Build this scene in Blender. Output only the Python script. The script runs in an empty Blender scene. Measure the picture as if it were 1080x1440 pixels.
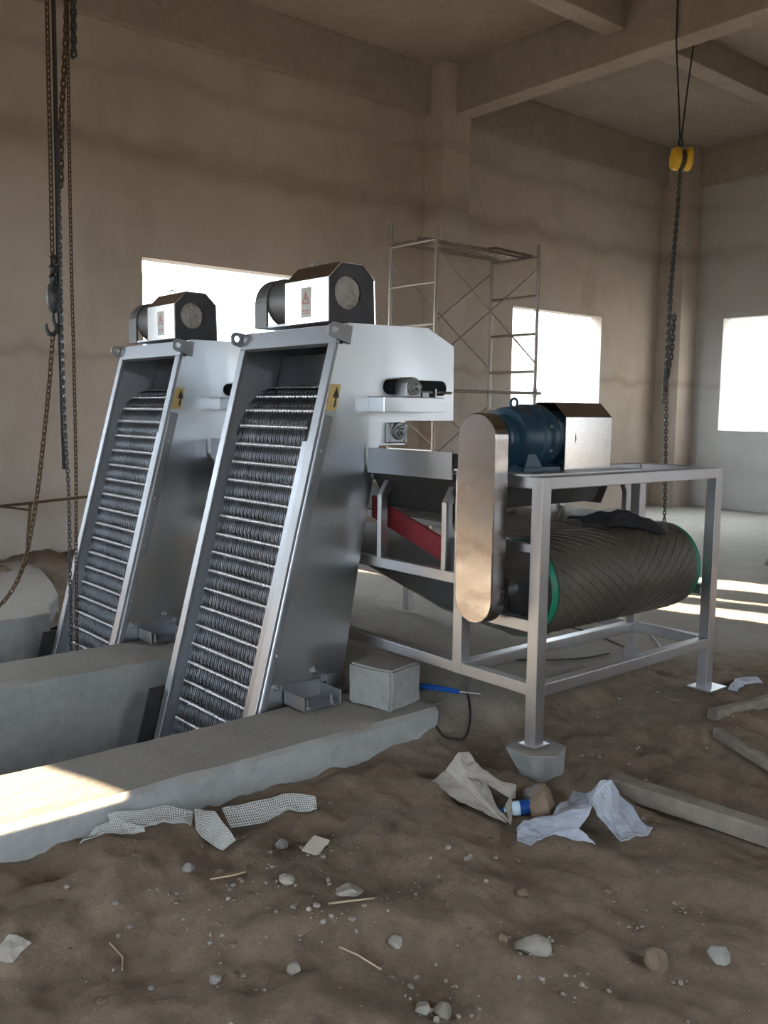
import bpy, bmesh, math, random
from mathutils import Vector, Matrix, noise
from mathutils.geometry import tessellate_polygon
random.seed(7)
S = bpy.context.scene
col = S.collection

# ------------------------------------------------------------------ camera
cd = bpy.data.cameras.new('camera'); cam = bpy.data.objects.new('camera', cd); col.objects.link(cam)
S.camera = cam
FPX = 1278.09
cd.sensor_fit = 'HORIZONTAL'; cd.sensor_width = 36.0; cd.lens = FPX / 1080 * 36.0
cd.clip_start = 0.05; cd.clip_end = 300
yaw, pit, rol = math.radians(49.7966), math.radians(-6.3123), math.radians(0.7374)
fw = Vector((math.cos(yaw)*math.cos(pit), math.sin(yaw)*math.cos(pit), math.sin(pit)))
rt = Vector((math.sin(yaw), -math.cos(yaw), 0)); upv = rt.cross(fw)
r2 = rt*math.cos(rol) + upv*math.sin(rol); u2 = upv*math.cos(rol) - rt*math.sin(rol)
m3 = Matrix((r2, u2, -fw)).transposed()
cam.matrix_world = Matrix.Translation((0, 0, 1.6)) @ m3.to_4x4()

# ------------------------------------------------------------------ sky, sun, exposure
W = bpy.data.worlds.new('sky'); S.world = W; W.use_nodes = True
bg = W.node_tree.nodes['Background']
bg.inputs[0].default_value = (0.80, 0.91, 1.0, 1); bg.inputs[1].default_value = 7.0
SUN_DIR = Vector((-0.316, 1.0, -0.222)).normalized()
sd = bpy.data.lights.new('sun', 'SUN'); sd.energy = 42; sd.angle = math.radians(0.6); sd.color = (1.0, 0.80, 0.55)
so = bpy.data.objects.new('sun', sd); col.objects.link(so)
so.rotation_euler = SUN_DIR.to_track_quat('-Z', 'Y').to_euler()
so.location = (6, -20, 8)
S.view_settings.view_transform = 'Standard'; S.view_settings.look = 'None'
S.view_settings.gamma = 1; S.view_settings.use_curve_mapping = False
S.view_settings.exposure = 1.3
S.cycles.caustics_reflective = False; S.cycles.caustics_refractive = False; S.cycles.sample_clamp_indirect = 6.0

# ------------------------------------------------------------------ materials
def rgb(*c): return (c[0], c[1], c[2], 1)
def srgb(r, g, b):
    f = lambda v: (v/255/12.92) if v/255 <= 0.04045 else ((v/255+0.055)/1.055)**2.4
    return (f(r), f(g), f(b), 1)
class NT:
    def __init__(s, name):
        s.m = bpy.data.materials.new(name); s.m.use_nodes = True
        s.t = s.m.node_tree; s.b = s.t.nodes['Principled BSDF']
        s.tc = s.t.nodes.new('ShaderNodeTexCoord')
    def n(s, ty, **kw):
        x = s.t.nodes.new(ty)
        for k, v in kw.items(): setattr(x, k, v)
        return x
    def l(s, a, b): s.t.links.new(a, b)
    def mapping(s, scale=(1, 1, 1), coord='Object', rot=(0, 0, 0)):
        mp = s.n('ShaderNodeMapping'); mp.inputs['Scale'].default_value = scale; mp.inputs['Rotation'].default_value = rot
        s.l(s.tc.outputs[coord], mp.inputs[0]); return mp.outputs[0]
    def noise(s, scale, detail=5, rough=0.6, vec=None, dist=0):
        x = s.n('ShaderNodeTexNoise'); x.inputs['Scale'].default_value = scale; x.inputs['Detail'].default_value = detail
        x.inputs['Roughness'].default_value = rough; x.inputs['Distortion'].default_value = dist
        s.l(vec if vec is not None else s.tc.outputs['Object'], x.inputs['Vector']); return x.outputs['Fac']
    def ramp(s, fac, stops):
        x = s.n('ShaderNodeValToRGB'); e = x.color_ramp.elements
        e[0].position, e[0].color = stops[0]; e[1].position, e[1].color = stops[-1]
        for p, c in stops[1:-1]:
            q = e.new(p); q.color = c
        s.l(fac, x.inputs[0]); return x.outputs[0]
    def mix(s, fac, a, b, mode='MIX'):
        x = s.n('ShaderNodeMix', data_type='RGBA', blend_type=mode)
        for i, v in ((0, fac), (6, a), (7, b)):
            if hasattr(v, 'links') or hasattr(v, 'is_linked'): s.l(v, x.inputs[i])
            else: x.inputs[i].default_value = v
        return x.outputs[2]
    def math(s, op, a, b=None, clamp=False):
        x = s.n('ShaderNodeMath', operation=op); x.use_clamp = clamp
        for i, v in ((0, a), (1, b)):
            if v is None: continue
            if hasattr(v, 'is_linked'): s.l(v, x.inputs[i])
            else: x.inputs[i].default_value = v
        return x.outputs[0]
    def sep(s):
        x = s.n('ShaderNodeSeparateXYZ'); s.l(s.tc.outputs['Object'], x.inputs[0]); return x.outputs
    def bump(s, h, strength=0.3, dist=0.02):
        x = s.n('ShaderNodeBump'); x.inputs['Strength'].default_value = strength; x.inputs['Distance'].default_value = dist
        s.l(h, x.inputs['Height']); s.l(x.outputs[0], s.b.inputs['Normal'])
    def color(s, c):
        if hasattr(c, 'is_linked'): s.l(c, s.b.inputs['Base Color'])
        else: s.b.inputs['Base Color'].default_value = c
    def rough(s, v):
        if hasattr(v, 'is_linked'): s.l(v, s.b.inputs['Roughness'])
        else: s.b.inputs['Roughness'].default_value = v
    def metal(s, v): s.b.inputs['Metallic'].default_value = v

MAT = {}
def simple(name, c1, c2, scale=8, rough=0.6, metal=0.0, bump=0.0, bscale=40, bd=0.01):
    t = NT(name); f = t.noise(scale); t.color(t.ramp(f, [(0.3, c1), (0.7, c2)])); t.rough(rough); t.metal(metal)
    if bump: t.bump(t.noise(bscale, 6, 0.65), bump, bd)
    MAT[name] = t.m; return t.m
def steel(name, base, rough, stretch=(2, 2, 60), spots=0.15):
    t = NT(name)
    v = t.mapping(stretch); g = t.noise(6, 4, 0.6, v)
    blot = t.noise(2.2, 4, 0.55)
    c0 = tuple(x*(1-spots) for x in base[:3])+(1,); c1 = tuple(min(1, x*(1+spots*0.4)) for x in base[:3])+(1,)
    t.color(t.mix(0.35, t.ramp(blot, [(0.05, c0), (0.95, c1)]), t.ramp(g, [(0.1, c0), (0.9, c1)])))
    r = t.n('ShaderNodeMapRange'); r.inputs[1].default_value = 0.1; r.inputs[2].default_value = 0.9
    r.inputs[3].default_value = rough*0.8; r.inputs[4].default_value = rough*1.25
    t.l(blot, r.inputs[0]); t.rough(r.outputs[0]); t.metal(1.0)
    MAT[name] = t.m; return t.m
steel('stainless_sheet', rgb(0.50, 0.52, 0.54), 0.34)
steel('stainless_frame', rgb(0.33, 0.34, 0.365), 0.50)
steel('inner_sheet', rgb(0.50, 0.53, 0.58), 0.62)
steel('stainless_mirror', rgb(0.48, 0.465, 0.455), 0.20, (60, 60, 2), 0.3)
steel('stainless_rake', rgb(0.50, 0.52, 0.56), 0.40, (3, 3, 3))
steel('rake_plate', rgb(0.23, 0.24, 0.265), 0.42, (3, 3, 3))
steel('rake_wire', rgb(0.20, 0.215, 0.245), 0.38, (3, 3, 3))
steel('frame_tube', rgb(0.52, 0.52, 0.54), 0.40, (2, 2, 40), 0.25)
steel('cast_steel', rgb(0.42, 0.43, 0.44), 0.45, (3, 3, 3))
steel('galvanised_tube', rgb(0.34, 0.31, 0.28), 0.55, (3, 3, 3), 0.4)
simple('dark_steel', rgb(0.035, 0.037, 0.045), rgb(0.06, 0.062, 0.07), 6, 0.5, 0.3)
simple('motor_grey', rgb(0.065, 0.066, 0.07), rgb(0.10, 0.10, 0.10), 9, 0.5, 0.2)
simple('black_rubber', rgb(0.012, 0.012, 0.013), rgb(0.028, 0.027, 0.027), 14, 0.55, 0, 0.2, 60)
simple('blue_paint', rgb(0.008, 0.030, 0.055), rgb(0.014, 0.048, 0.080), 7, 0.35)
simple('green_paint', rgb(0.0, 0.13, 0.075), rgb(0.012, 0.22, 0.13), 5, 0.4)
simple('red_paint', rgb(0.13, 0.008, 0.014), rgb(0.22, 0.013, 0.022), 7, 0.5)
simple('yellow_paint', rgb(0.55, 0.32, 0.015), rgb(0.72, 0.45, 0.03), 9, 0.5)
simple('blue_plastic', rgb(0.006, 0.06, 0.28), rgb(0.01, 0.09, 0.38), 9, 0.35)
simple('rust_chain', rgb(0.05, 0.03, 0.018), rgb(0.13, 0.085, 0.045), 30, 0.65, 0.5)
simple('dark_chain', rgb(0.03, 0.032, 0.035), rgb(0.08, 0.08, 0.08), 30, 0.5, 0.6)
simple('webbing', rgb(0.018, 0.016, 0.02), rgb(0.04, 0.034, 0.04), 40, 0.9)
simple('black_cloth', rgb(0.007, 0.007, 0.011), rgb(0.017, 0.017, 0.024), 20, 0.95, 0, 0.4, 30)
simple('foil', rgb(0.50, 0.49, 0.47), rgb(0.72, 0.70, 0.66), 14, 0.30, 0.15, 1.0, 26, 0.06)
simple('sticker_grey', rgb(0.35, 0.33, 0.30), rgb(0.42, 0.40, 0.37), 30, 0.5)
simple('sticker_tan', rgb(0.50, 0.37, 0.14), rgb(0.58, 0.44, 0.19), 30, 0.5)
simple('sticker_red', rgb(0.30, 0.09, 0.06), rgb(0.36, 0.11, 0.08), 30, 0.5)
simple('sticker_black', rgb(0.02, 0.018, 0.015), rgb(0.03, 0.028, 0.025), 30, 0.5)
simple('weathered_wood', rgb(0.14, 0.12, 0.10), rgb(0.26, 0.225, 0.19), 9, 0.85, 0, 0.5, 30)
simple('dark_wood', rgb(0.07, 0.05, 0.035), rgb(0.13, 0.10, 0.07), 9, 0.9, 0, 0.4, 30)
simple('stone_pale', rgb(0.21, 0.19, 0.165), rgb(0.36, 0.33, 0.29), 9, 0.9, 0, 0.6, 40)
simple('stone_brown', rgb(0.12, 0.085, 0.06), rgb(0.21, 0.155, 0.11), 9, 0.9, 0, 0.6, 40)
simple('stone_grey', rgb(0.17, 0.16, 0.15), rgb(0.28, 0.27, 0.25), 9, 0.9, 0, 0.6, 40)
simple('kraft_paper', rgb(0.30, 0.27, 0.24), rgb(0.42, 0.39, 0.35), 6, 0.85, 0, 0.3, 25)
simple('clod_soil', rgb(0.11, 0.08, 0.056), rgb(0.26, 0.20, 0.145), 30, 0.97, 0, 0.8, 60)
simple('white_tile', rgb(0.50, 0.45, 0.38), rgb(0.60, 0.55, 0.48), 8, 0.5)
simple('dry_straw', rgb(0.35, 0.28, 0.18), rgb(0.50, 0.42, 0.30), 12, 0.8)
simple('bottle_plastic', rgb(0.45, 0.62, 0.75), rgb(0.55, 0.72, 0.85), 12, 0.2)
simple('outdoor_plaster', rgb(0.66, 0.62, 0.52), rgb(0.74, 0.70, 0.60), 1, 0.9)
simple('outdoor_ground', rgb(0.17, 0.15, 0.12), rgb(0.22, 0.19, 0.16), 0.6, 0.95)

t = NT('mottled_steel'); a = t.noise(3.0, 4, 0.5, t.mapping((1, 1.0, 2.6))); g = t.noise(6, 4, 0.6, t.mapping((2, 60, 2)))  # brown mottling over finely streaked steel
k1 = t.ramp(a, [(0.22, (0, 0, 0, 1)), (0.88, (1, 1, 1, 1))])
t.color(t.mix(t.math('MULTIPLY', k1, 0.9), t.ramp(g, [(0.3, rgb(0.36, 0.35, 0.36)), (0.7, rgb(0.44, 0.425, 0.43))]), rgb(0.15, 0.105, 0.075)))
t.metal(1.0); rr_ = t.n('ShaderNodeMapRange'); rr_.inputs[3].default_value = 0.18; rr_.inputs[4].default_value = 0.34; t.l(k1, rr_.inputs[0]); t.rough(rr_.outputs[0]); MAT['mottled_steel'] = t.m
# woven white sack with smudged print
t = NT('woven_sack'); f = t.noise(5, 4, 0.6); pr = t.noise(26, 3, 0.7, t.mapping((1, 1, 1)))
pm = t.math('MULTIPLY', t.math('GREATER_THAN', pr, 0.57), t.math('GREATER_THAN', f, 0.53))
t.color(t.mix(t.math('MULTIPLY', pm, 0.55), t.ramp(f, [(0.3, rgb(0.28, 0.31, 0.38)), (0.7, rgb(0.45, 0.47, 0.54))]), rgb(0.10, 0.11, 0.15)))
t.rough(0.6); t.bump(t.noise(30, 4), 0.25, 0.01); MAT['woven_sack'] = t.m

# walls: skimmed concrete with damp formwork bands and stains
def wall_mat(name, c1, c2, dark):
    t = NT(name); x, y, z = t.sep()
    big = t.noise(0.55, 5, 0.6); fine = t.noise(3.0, 6, 0.65); wob = t.noise(1.1, 3)
    base = t.ramp(big, [(0.3, c1), (0.7, c2)])
    base = t.mix(0.35, base, t.ramp(fine, [(0.3, c1), (0.7, c2)]))
    zz = t.math('ADD', z, t.math('MULTIPLY', t.math('SUBTRACT', wob, 0.5), 0.55))
    bands = None
    for zc, w, a in ((4.5, 0.16, 0.55), (2.22, 0.07, 0.45), (0.62, 0.22, 0.4), (5.35, 0.1, 0.3)):
        d = t.math('DIVIDE', t.math('SUBTRACT', zz, zc), w); g = t.math('POWER', 2.718, t.math('MULTIPLY', t.math('MULTIPLY', d, d), -1))
        g = t.math('MULTIPLY', g, a); bands = g if bands is None else t.math('MAXIMUM', bands, g)
    stain = t.ramp(t.noise(0.8, 6, 0.7, t.mapping((1.4, 1.4, 0.5))), [(0.5, (0, 0, 0, 1)), (0.72, (1, 1, 1, 1))])
    fac = t.math('MULTIPLY', bands, t.math('ADD', 0.35, t.noise(0.9, 4)), True)
    fac = t.math('MAXIMUM', fac, t.math('MULTIPLY', stain, 0.35))
    t.color(t.mix(fac, base, dark)); t.rough(0.9); t.bump(t.noise(14, 8, 0.7), 0.15, 0.02)
    MAT[name] = t.m
wall_mat('skimmed_plaster', rgb(0.37, 0.315, 0.27), rgb(0.47, 0.415, 0.365), rgb(0.20, 0.155, 0.125))
wall_mat('grey_plaster', rgb(0.37, 0.36, 0.345), rgb(0.46, 0.45, 0.435), rgb(0.27, 0.255, 0.235))
t = NT('raw_concrete'); a = t.noise(1.2, 6, 0.65); b = t.noise(9, 6, 0.7)
t.color(t.mix(0.45, t.ramp(a, [(0.3, rgb(0.24, 0.20, 0.16)), (0.7, rgb(0.36, 0.31, 0.26))]), t.ramp(b, [(0.3, rgb(0.22, 0.19, 0.16)), (0.7, rgb(0.38, 0.33, 0.28))])))
t.rough(0.9); t.bump(b, 0.3, 0.02); MAT['raw_concrete'] = t.m
t = NT('channel_concrete'); a = t.noise(1.6, 6, 0.65); b = t.noise(12, 8, 0.7)
st = t.ramp(t.noise(2.0, 5, 0.7, t.mapping((1.5, 1.5, 0.25))), [(0.5, (0, 0, 0, 1)), (0.75, (1, 1, 1, 1))])
c = t.mix(0.5, t.ramp(a, [(0.25, rgb(0.19, 0.195, 0.20)), (0.75, rgb(0.33, 0.335, 0.34))]), t.ramp(b, [(0.25, rgb(0.17, 0.173, 0.175)), (0.75, rgb(0.35, 0.35, 0.345))]))
c = t.mix(t.math('MULTIPLY', st, 0.4), c, rgb(0.12, 0.105, 0.09))
gm = t.n('ShaderNodeNewGeometry'); sx3 = t.n('ShaderNodeSeparateXYZ'); t.l(gm.outputs['Normal'], sx3.inputs[0])
mr = t.n('ShaderNodeMapRange'); mr.inputs[1].default_value = 0.45; mr.inputs[2].default_value = 0.97; t.l(sx3.outputs[2], mr.inputs[0])
upf = t.math('MULTIPLY', mr.outputs[0], t.math('MULTIPLY', t.noise(3.5, 7, 0.72), 1.2), True)
t.color(t.mix(upf, c, rgb(0.25, 0.215, 0.18))); t.rough(0.92); t.bump(b, 0.45, 0.02); MAT['channel_concrete'] = t.m
# soil and dusty floor
t = NT('bare_soil'); a = t.noise(1.3, 6, 0.65); b = t.noise(11, 8, 0.72); x, y, z = t.sep()
soil = t.mix(0.5, t.ramp(a, [(0.3, rgb(0.10, 0.072, 0.050)), (0.7, rgb(0.30, 0.23, 0.165))]), t.ramp(b, [(0.3, rgb(0.095, 0.07, 0.05)), (0.72, rgb(0.31, 0.24, 0.175))]))
slab = t.mix(0.5, t.ramp(a, [(0.3, rgb(0.24, 0.215, 0.185)), (0.7, rgb(0.34, 0.31, 0.27))]), t.ramp(b, [(0.3, rgb(0.22, 0.20, 0.17)), (0.7, rgb(0.36, 0.33, 0.29))]))
vc = t.n('ShaderNodeVertexColor', layer_name='slab')
t.color(t.mix(vc.outputs[0], soil, slab)); t.rough(0.97); t.bump(t.noise(26, 10, 0.75), 0.6, 0.03); MAT['bare_soil'] = t.m
# conveyor belt: black rubber dusted, chevrons are geometry
t = NT('dusty_belt'); a = t.noise(4, 6, 0.65); b = t.noise(5, 5, 0.6, t.mapping((14, 3, 3), rot=(0, 0, 0.6)))
t.color(t.mix(0.5, t.ramp(a, [(0.3, rgb(0.022, 0.019, 0.017)), (0.75, rgb(0.12, 0.10, 0.082))]), t.ramp(b, [(0.3, rgb(0.022, 0.02, 0.018)), (0.8, rgb(0.13, 0.11, 0.09))])))
t.rough(0.55); t.bump(b, 0.2, 0.01); MAT['dusty_belt'] = t.m
# white plastic mesh: real net geometry, slightly translucent strands
t = NT('mesh_strand'); t.color(rgb(0.45, 0.45, 0.44)); t.rough(0.5); MAT['mesh_strand'] = t.m
t = NT('mesh_film'); t.color(rgb(0.6, 0.6, 0.58)); t.rough(0.5); t.b.inputs['Alpha'].default_value = 0.30; MAT['mesh_film'] = t.m

# ------------------------------------------------------------------ mesh helpers
class MB:
    def __init__(s): s.v = []; s.f = []
    def add(s, vs, fs):
        o = len(s.v); s.v += [tuple(p) for p in vs]; s.f += [tuple(i+o for i in f) for f in fs]; return s
    def box(s, x0, x1, y0, y1, z0, z1):
        vs = [(x, y, z) for x in (x0, x1) for y in (y0, y1) for z in (z0, z1)]
        return s.add(vs, [(0, 1, 3, 2), (4, 6, 7, 5), (0, 4, 5, 1), (2, 3, 7, 6), (0, 2, 6, 4), (1, 5, 7, 3)])
    def plate(s, outer, axis, a, b, holes=()):
        # polygon(s) in the plane normal to axis, extruded from a to b
        def P(u, w, d): return {'x': (d, u, w), 'y': (u, d, w), 'z': (u, w, d)}[axis]
        loops = [list(outer)] + [list(h) for h in holes]
        tri = tessellate_polygon([[Vector((p[0], p[1], 0)) for p in lp] for lp in loops])
        flat = [p for lp in loops for p in lp]; n = len(flat)
        vs = [P(p[0], p[1], a) for p in flat] + [P(p[0], p[1], b) for p in flat]
        if len(loops) == 1: fs = [tuple(range(n))[::-1], tuple(n+i for i in range(n))]
        else: fs = [tuple(q) for q in tri] + [tuple(n+i for i in q[::-1]) for q in tri]
        o = 0
        for lp in loops:
            k = len(lp)
            for i in range(k):
                j = (i+1) % k; fs.append((o+i, o+j, n+o+j, n+o+i))
            o += k
        return s.add(vs, fs)
    def tube(s, pts, r, n=10, cap=True, closed=False):
        pts = [Vector(p) for p in pts]; k = len(pts); rs = r if isinstance(r, (list, tuple)) else [r]*k
        vs = []; ref = None
        for i, p in enumerate(pts):
            if closed: d = pts[(i+1) % k]-pts[i-1]
            else: d = (pts[min(i+1, k-1)]-pts[max(i-1, 0)])
            d.normalize()
            if ref is None:
                ref = Vector((0, 0, 1)) if abs(d.z) < 0.9 else Vector((1, 0, 0))
            u = ref - d*ref.dot(d); u.normalize(); ref = u; w = d.cross(u)
            for j in range(n):
                a = 2*math.pi*j/n; vs.append(p+(u*math.cos(a)+w*math.sin(a))*rs[i])
        fs = []
        for i in range(k if closed else k-1):
            i2 = (i+1) % k
            for j in range(n):
                fs.append((i*n+j, i*n+(j+1) % n, i2*n+(j+1) % n, i2*n+j))
        if cap and not closed: fs += [tuple(range(n))[::-1], tuple((k-1)*n+j for j in range(n))]
        return s.add(vs, fs)
    def lathe(s, c, axis, prof, n=24):
        # prof: (offset along axis, radius)
        c = Vector(c); A = {'x': Vector((1, 0, 0)), 'y': Vector((0, 1, 0)), 'z': Vector((0, 0, 1))}[axis] if isinstance(axis, str) else Vector(axis).normalized()
        u = A.orthogonal().normalized(); w = A.cross(u); vs = []
        for h, r in prof:
            for j in range(n):
                a = 2*math.pi*j/n; vs.append(c+A*h+(u*math.cos(a)+w*math.sin(a))*r)
        fs = []
        for i in range(len(prof)-1):
            for j in range(n): fs.append((i*n+j, i*n+(j+1) % n, (i+1)*n+(j+1) % n, (i+1)*n+j))
        fs += [tuple(range(n))[::-1], tuple((len(prof)-1)*n+j for j in range(n))]
        return s.add(vs, fs)
    def bar(s, p0, p1, w, h, up=(0, 0, 1)):
        # rectangular bar between two points
        p0, p1 = Vector(p0), Vector(p1); d = (p1-p0).normalized(); upv = Vector(up)
        sx = d.cross(upv).normalized(); uz = sx.cross(d)
        vs = [p + sx*a*w/2 + uz*b*h/2 for p in (p0, p1) for a, b in ((-1, -1), (1, -1), (1, 1), (-1, 1))]
        return s.add(vs, [(3, 2, 1, 0), (4, 5, 6, 7), (0, 1, 5, 4), (1, 2, 6, 5), (2, 3, 7, 6), (3, 0, 4, 7)])
    def build(s, name, mat, parent=None, smooth=False, bevel=0.0, segs=2, origin=None):
        o3 = Vector(parent_loc(parent)) if parent is not None else Vector(origin or (0, 0, 0))
        me = bpy.data.meshes.new(name)
        me.from_pydata([tuple(Vector(p)-o3) for p in s.v], [], s.f)
        bm = bmesh.new(); bm.from_mesh(me); bmesh.ops.recalc_face_normals(bm, faces=bm.faces); bm.to_mesh(me); bm.free()
        me.materials.append(MAT[mat]); ob = bpy.data.objects.new(name, me); col.objects.link(ob)
        if parent is not None: ob.parent = parent
        else: ob.location = o3
        WL[ob] = o3
        if smooth:
            for p in me.polygons: p.use_smooth = True
            me.set_sharp_from_angle(angle=math.radians(40))
        if bevel:
            md = ob.modifiers.new('bevel', 'BEVEL'); md.width = bevel; md.segments = segs; md.limit_method = 'ANGLE'; md.angle_limit = math.radians(40)
        return ob
WL = {}
def parent_loc(o): return WL[o]
def empty(name, loc):
    o = bpy.data.objects.new(name, None); col.objects.link(o); o.location = loc; o.empty_display_size = 0.1; WL[o] = Vector(loc); return o
def tag(o, label, cat, group=None):
    o['label'] = label; o['category'] = cat
    if group: o['group'] = group
    return o
def struct(o, label=None):
    o['kind'] = 'structure'
    if label: o['label'] = label
    return o
def copy_tree(o, parent=None):
    c = o.copy(); col.objects.link(c); c.parent = parent; WL[c] = WL[o]
    for ch in list(o.children): copy_tree(ch, c)
    return c
def rect(u0, u1, w0, w1): return [(u0, w0), (u1, w0), (u1, w1), (u0, w1)]
def circle(cu, cw, r, n=20, a0=0): return [(cu+r*math.cos(a0+2*math.pi*i/n), cw+r*math.sin(a0+2*math.pi*i/n)) for i in range(n)]

# ------------------------------------------------------------------ the building
XW, YW, XL, YN = 15.66, 10.0, -7.0, -2.5       # inner faces: right, back, left, near
ZS, TH = 6.46, 0.24
def wall(name, axis, a, b, outer, holes, mat, label):
    o = MB().plate(outer, axis, a, b, holes).build(name, mat); struct(o, label); return o
wall('wall_back', 'y', YW, YW+TH, rect(XL-TH, XW+TH, -1.2, ZS+0.3),
     [rect(-1.6, 0.7, 1.33, 3.33), rect(4.76, 7.08, 1.33, 3.33), rect(11.1, 13.42, 1.33, 3.30)], 'skimmed_plaster', 'tall brown plastered wall with two bright window openings')
wall('wall_right', 'x', XW, XW+TH, rect(YN-TH, YW, -1.2, ZS+0.3),
     [rect(6.65, 8.95, 1.33, 3.37)], 'grey_plaster', 'grey plastered wall with a bright window at the right')
wall('wall_near', 'y', YN-TH, YN, rect(XL-TH, XW+TH, -1.2, ZS+0.3),
     [rect(1.9, 3.50, 1.32, 3.33), rect(-6.3, -2.4, -0.1, 3.6), rect(8.74, 9.2, 0.45, 3.33), rect(9.5, 9.66, 0.45, 3.33), rect(10.18, 10.82, 0.45, 3.33)], 'skimmed_plaster', 'plastered wall behind the camera')  # widest opening added to brighten the back wall and ceiling
wall('wall_left', 'x', XL-TH, XL, rect(YN, YW, -1.2, ZS+0.3), [rect(4.2, 6.6, 1.33, 3.33)], 'skimmed_plaster', 'plastered wall with a wide doorway')
o = MB().box(XL-TH, XW+TH, YN-TH, YW+TH, ZS, ZS+0.2).build('ceiling', 'raw_concrete'); struct(o, 'bare concrete ceiling slab')
k = 0
def trim(mb, mat, label, bevel=0.01):
    global k
    k += 1; o = mb.build('trim_%d' % k, mat, bevel=bevel); struct(o, label); return o
trim(MB().box(9.36, 9.68, YN, YW, 5.79, ZS), 'raw_concrete', 'main concrete ceiling beam')
trim(MB().box(2.9, 3.22, YN, YW, 5.79, ZS), 'raw_concrete', 'concrete ceiling beam overhead')
trim(MB().box(-3.5, -3.18, YN, YW, 5.79, ZS), 'raw_concrete', 'concrete ceiling beam behind the camera')
for x0, x1 in ((3.22, 9.36), (9.68, XW)):
    trim(MB().box(x0, x1, 6.80, 7.08, 6.10, ZS), 'raw_concrete', 'secondary concrete ceiling beam')
    trim(MB().box(x0, x1, 2.3, 2.58, 6.10, ZS), 'raw_concrete', 'secondary concrete ceiling beam')
trim(MB().box(XL, 9.12, 9.88, YW, 5.79, ZS), 'raw_concrete', 'concrete edge beam on the back wall left of the column')
trim(MB().box(9.66, 15.2, 9.88, YW, 5.79, ZS), 'raw_concrete', 'concrete edge beam on the back wall right of the column')
trim(MB().box(XW-0.14, XW, YN, 9.5, 5.79, ZS), 'raw_concrete', 'concrete edge beam on the right wall')
trim(MB().box(9.12, 9.66, 9.6, YW, -0.5, ZS), 'skimmed_plaster', 'concrete column on the back wall')
trim(MB().box(15.12, XW, 9.5, YW, -0.5, ZS), 'skimmed_plaster', 'concrete column in the room corner')
# plaster margin round the right-hand window
m = MB()
m.plate(rect(6.53, 9.07, 1.21, 3.49), 'x', XW-0.015, XW, [rect(6.65, 8.95, 1.33, 3.37)])
trim(m, 'grey_plaster', 'raised plaster margin around the right window', 0.004)
# outside
o = MB().plate(rect(-60, 70, -60, 70), 'z', -1.4, -1.25).build('ground_outside', 'outdoor_ground'); struct(o, 'bright ground outside the building')
def outside(name, mb, label):
    o = mb.build(name, 'outdoor_plaster', bevel=0.02); tag(o, label, 'building'); return o
outside('building_or_sun_block', MB().box(-4, 8.6, 19.0, 25, -1.25, 4.2).box(-4.3, 8.9, 18.6, 25, 4.2, 4.5), 'pale building with overhanging roof edge outside the left window')
outside('building_or_sun_block', MB().box(16.9, 24, -4.0, 3.6, -1.25, 6.2).box(16.7, 24.3, -4.3, 3.9, 6.2, 6.5), 'tall pale block added out of view to shade the right window')  # unseen block, added to keep the sun out of the right-hand window
outside('building_or_sun_block', MB().box(-6, 4.4, -24, -16, -1.25, 6.4).box(-6.3, 4.7, -24, -15.7, 6.4, 6.7), 'pale block added out of view to keep sun off the near doorway')  # unseen block, added to stop sun entering the opening behind the camera
outside('building_or_sun_block', MB().box(23, 30, 9.0, 21, -1.25, 4.0).box(22.7, 30, 8.7, 21.3, 4.0, 4.25), 'pale low building outside the right-hand window')

# ------------------------------------------------------------------ ground
def sstep(a, b, v):
    tt = max(0.0, min(1.0, (v-a)/(b-a))); return tt*tt*(3-2*tt)
BUMPS = [(1.30, 3.05, 0.30, 0.06), (1.15, 3.28, 0.13, -0.07), (1.75, 2.55, 0.42, 0.05), (2.35, 2.62, 0.30, 0.05), (2.2, 2.2, 0.28, 0.045), (1.2, 2.5, 0.35, -0.03),
         (1.55, 3.2, 0.28, 0.02), (2.75, 2.05, 0.4, -0.02), (2.9, 3.15, 0.25, -0.03), (0.9, 2.9, 0.25, 0.05), (1.9, 2.2, 0.2, 0.03), (3.6, 2.2, 0.3, -0.03), (1.5, 2.0, 0.25, 0.03)]
def slabness(x, y):
    w = 0.16*noise.noise(Vector((x*1.7, y*1.7, 3.1)))
    return sstep(3.2, 3.7, y+w+0.45*sstep(4.8, 6.2, x)) * sstep(2.9, 3.25, x+w) * (1-sstep(7.0, 7.6, y+w)*sstep(5.6, 4.8, x+w))
def gz(x, y):
    q = slabness(x, y)
    soil = -0.155 + 0.13*sstep(3.7, 4.6, x)*sstep(1.6, 2.6, y)
    for bx, by, br, bh in BUMPS:
        d = ((x-bx)**2+(y-by)**2)/(br*br)
        if d < 6: soil += 1.3*bh*math.exp(-d*1.5)
    n1 = noise.noise(Vector((x*1.6, y*1.6, 0.3))); n2 = noise.noise(Vector((x*5, y*5, 1.3))); n3 = noise.noise(Vector((x*14, y*14, 2.3))); n4 = noise.noise(Vector((x*33, y*33, 5.3)))
    soil += 0.045*n1+0.042*n2+0.017*n3+0.008*n4
    fl = -0.02 - 0.10*sstep(6, 13, x) + 0.008*n1+0.006*n2+0.003*n3
    h = soil*(1-q)+fl*q
    if y > 7: h += sstep(7.6, 9.6, y)*sstep(6.2, 3.6, x)*(0.13+0.05*n1+.03*n2)
    return h
def coords(lo, hi, f0, f1, df, dc):
    out = [lo]; 
    while out[-1] < hi-1e-6:
        c = out[-1]; d = df if f0 <= c < f1 else min(dc, max(df, 0.12*min(abs(c-f0), abs(c-f1))+df))
        if c < f0 < c+d: d = f0-c
        out.append(min(hi, c+d))
    return out
gx = coords(XL, XW, 0.6, 5.2, 0.026, 0.30); gy = coords(YN, YW, 0.9, 3.5, 0.026, 0.25)
GH = {}
vs = []; cols = []
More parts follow.
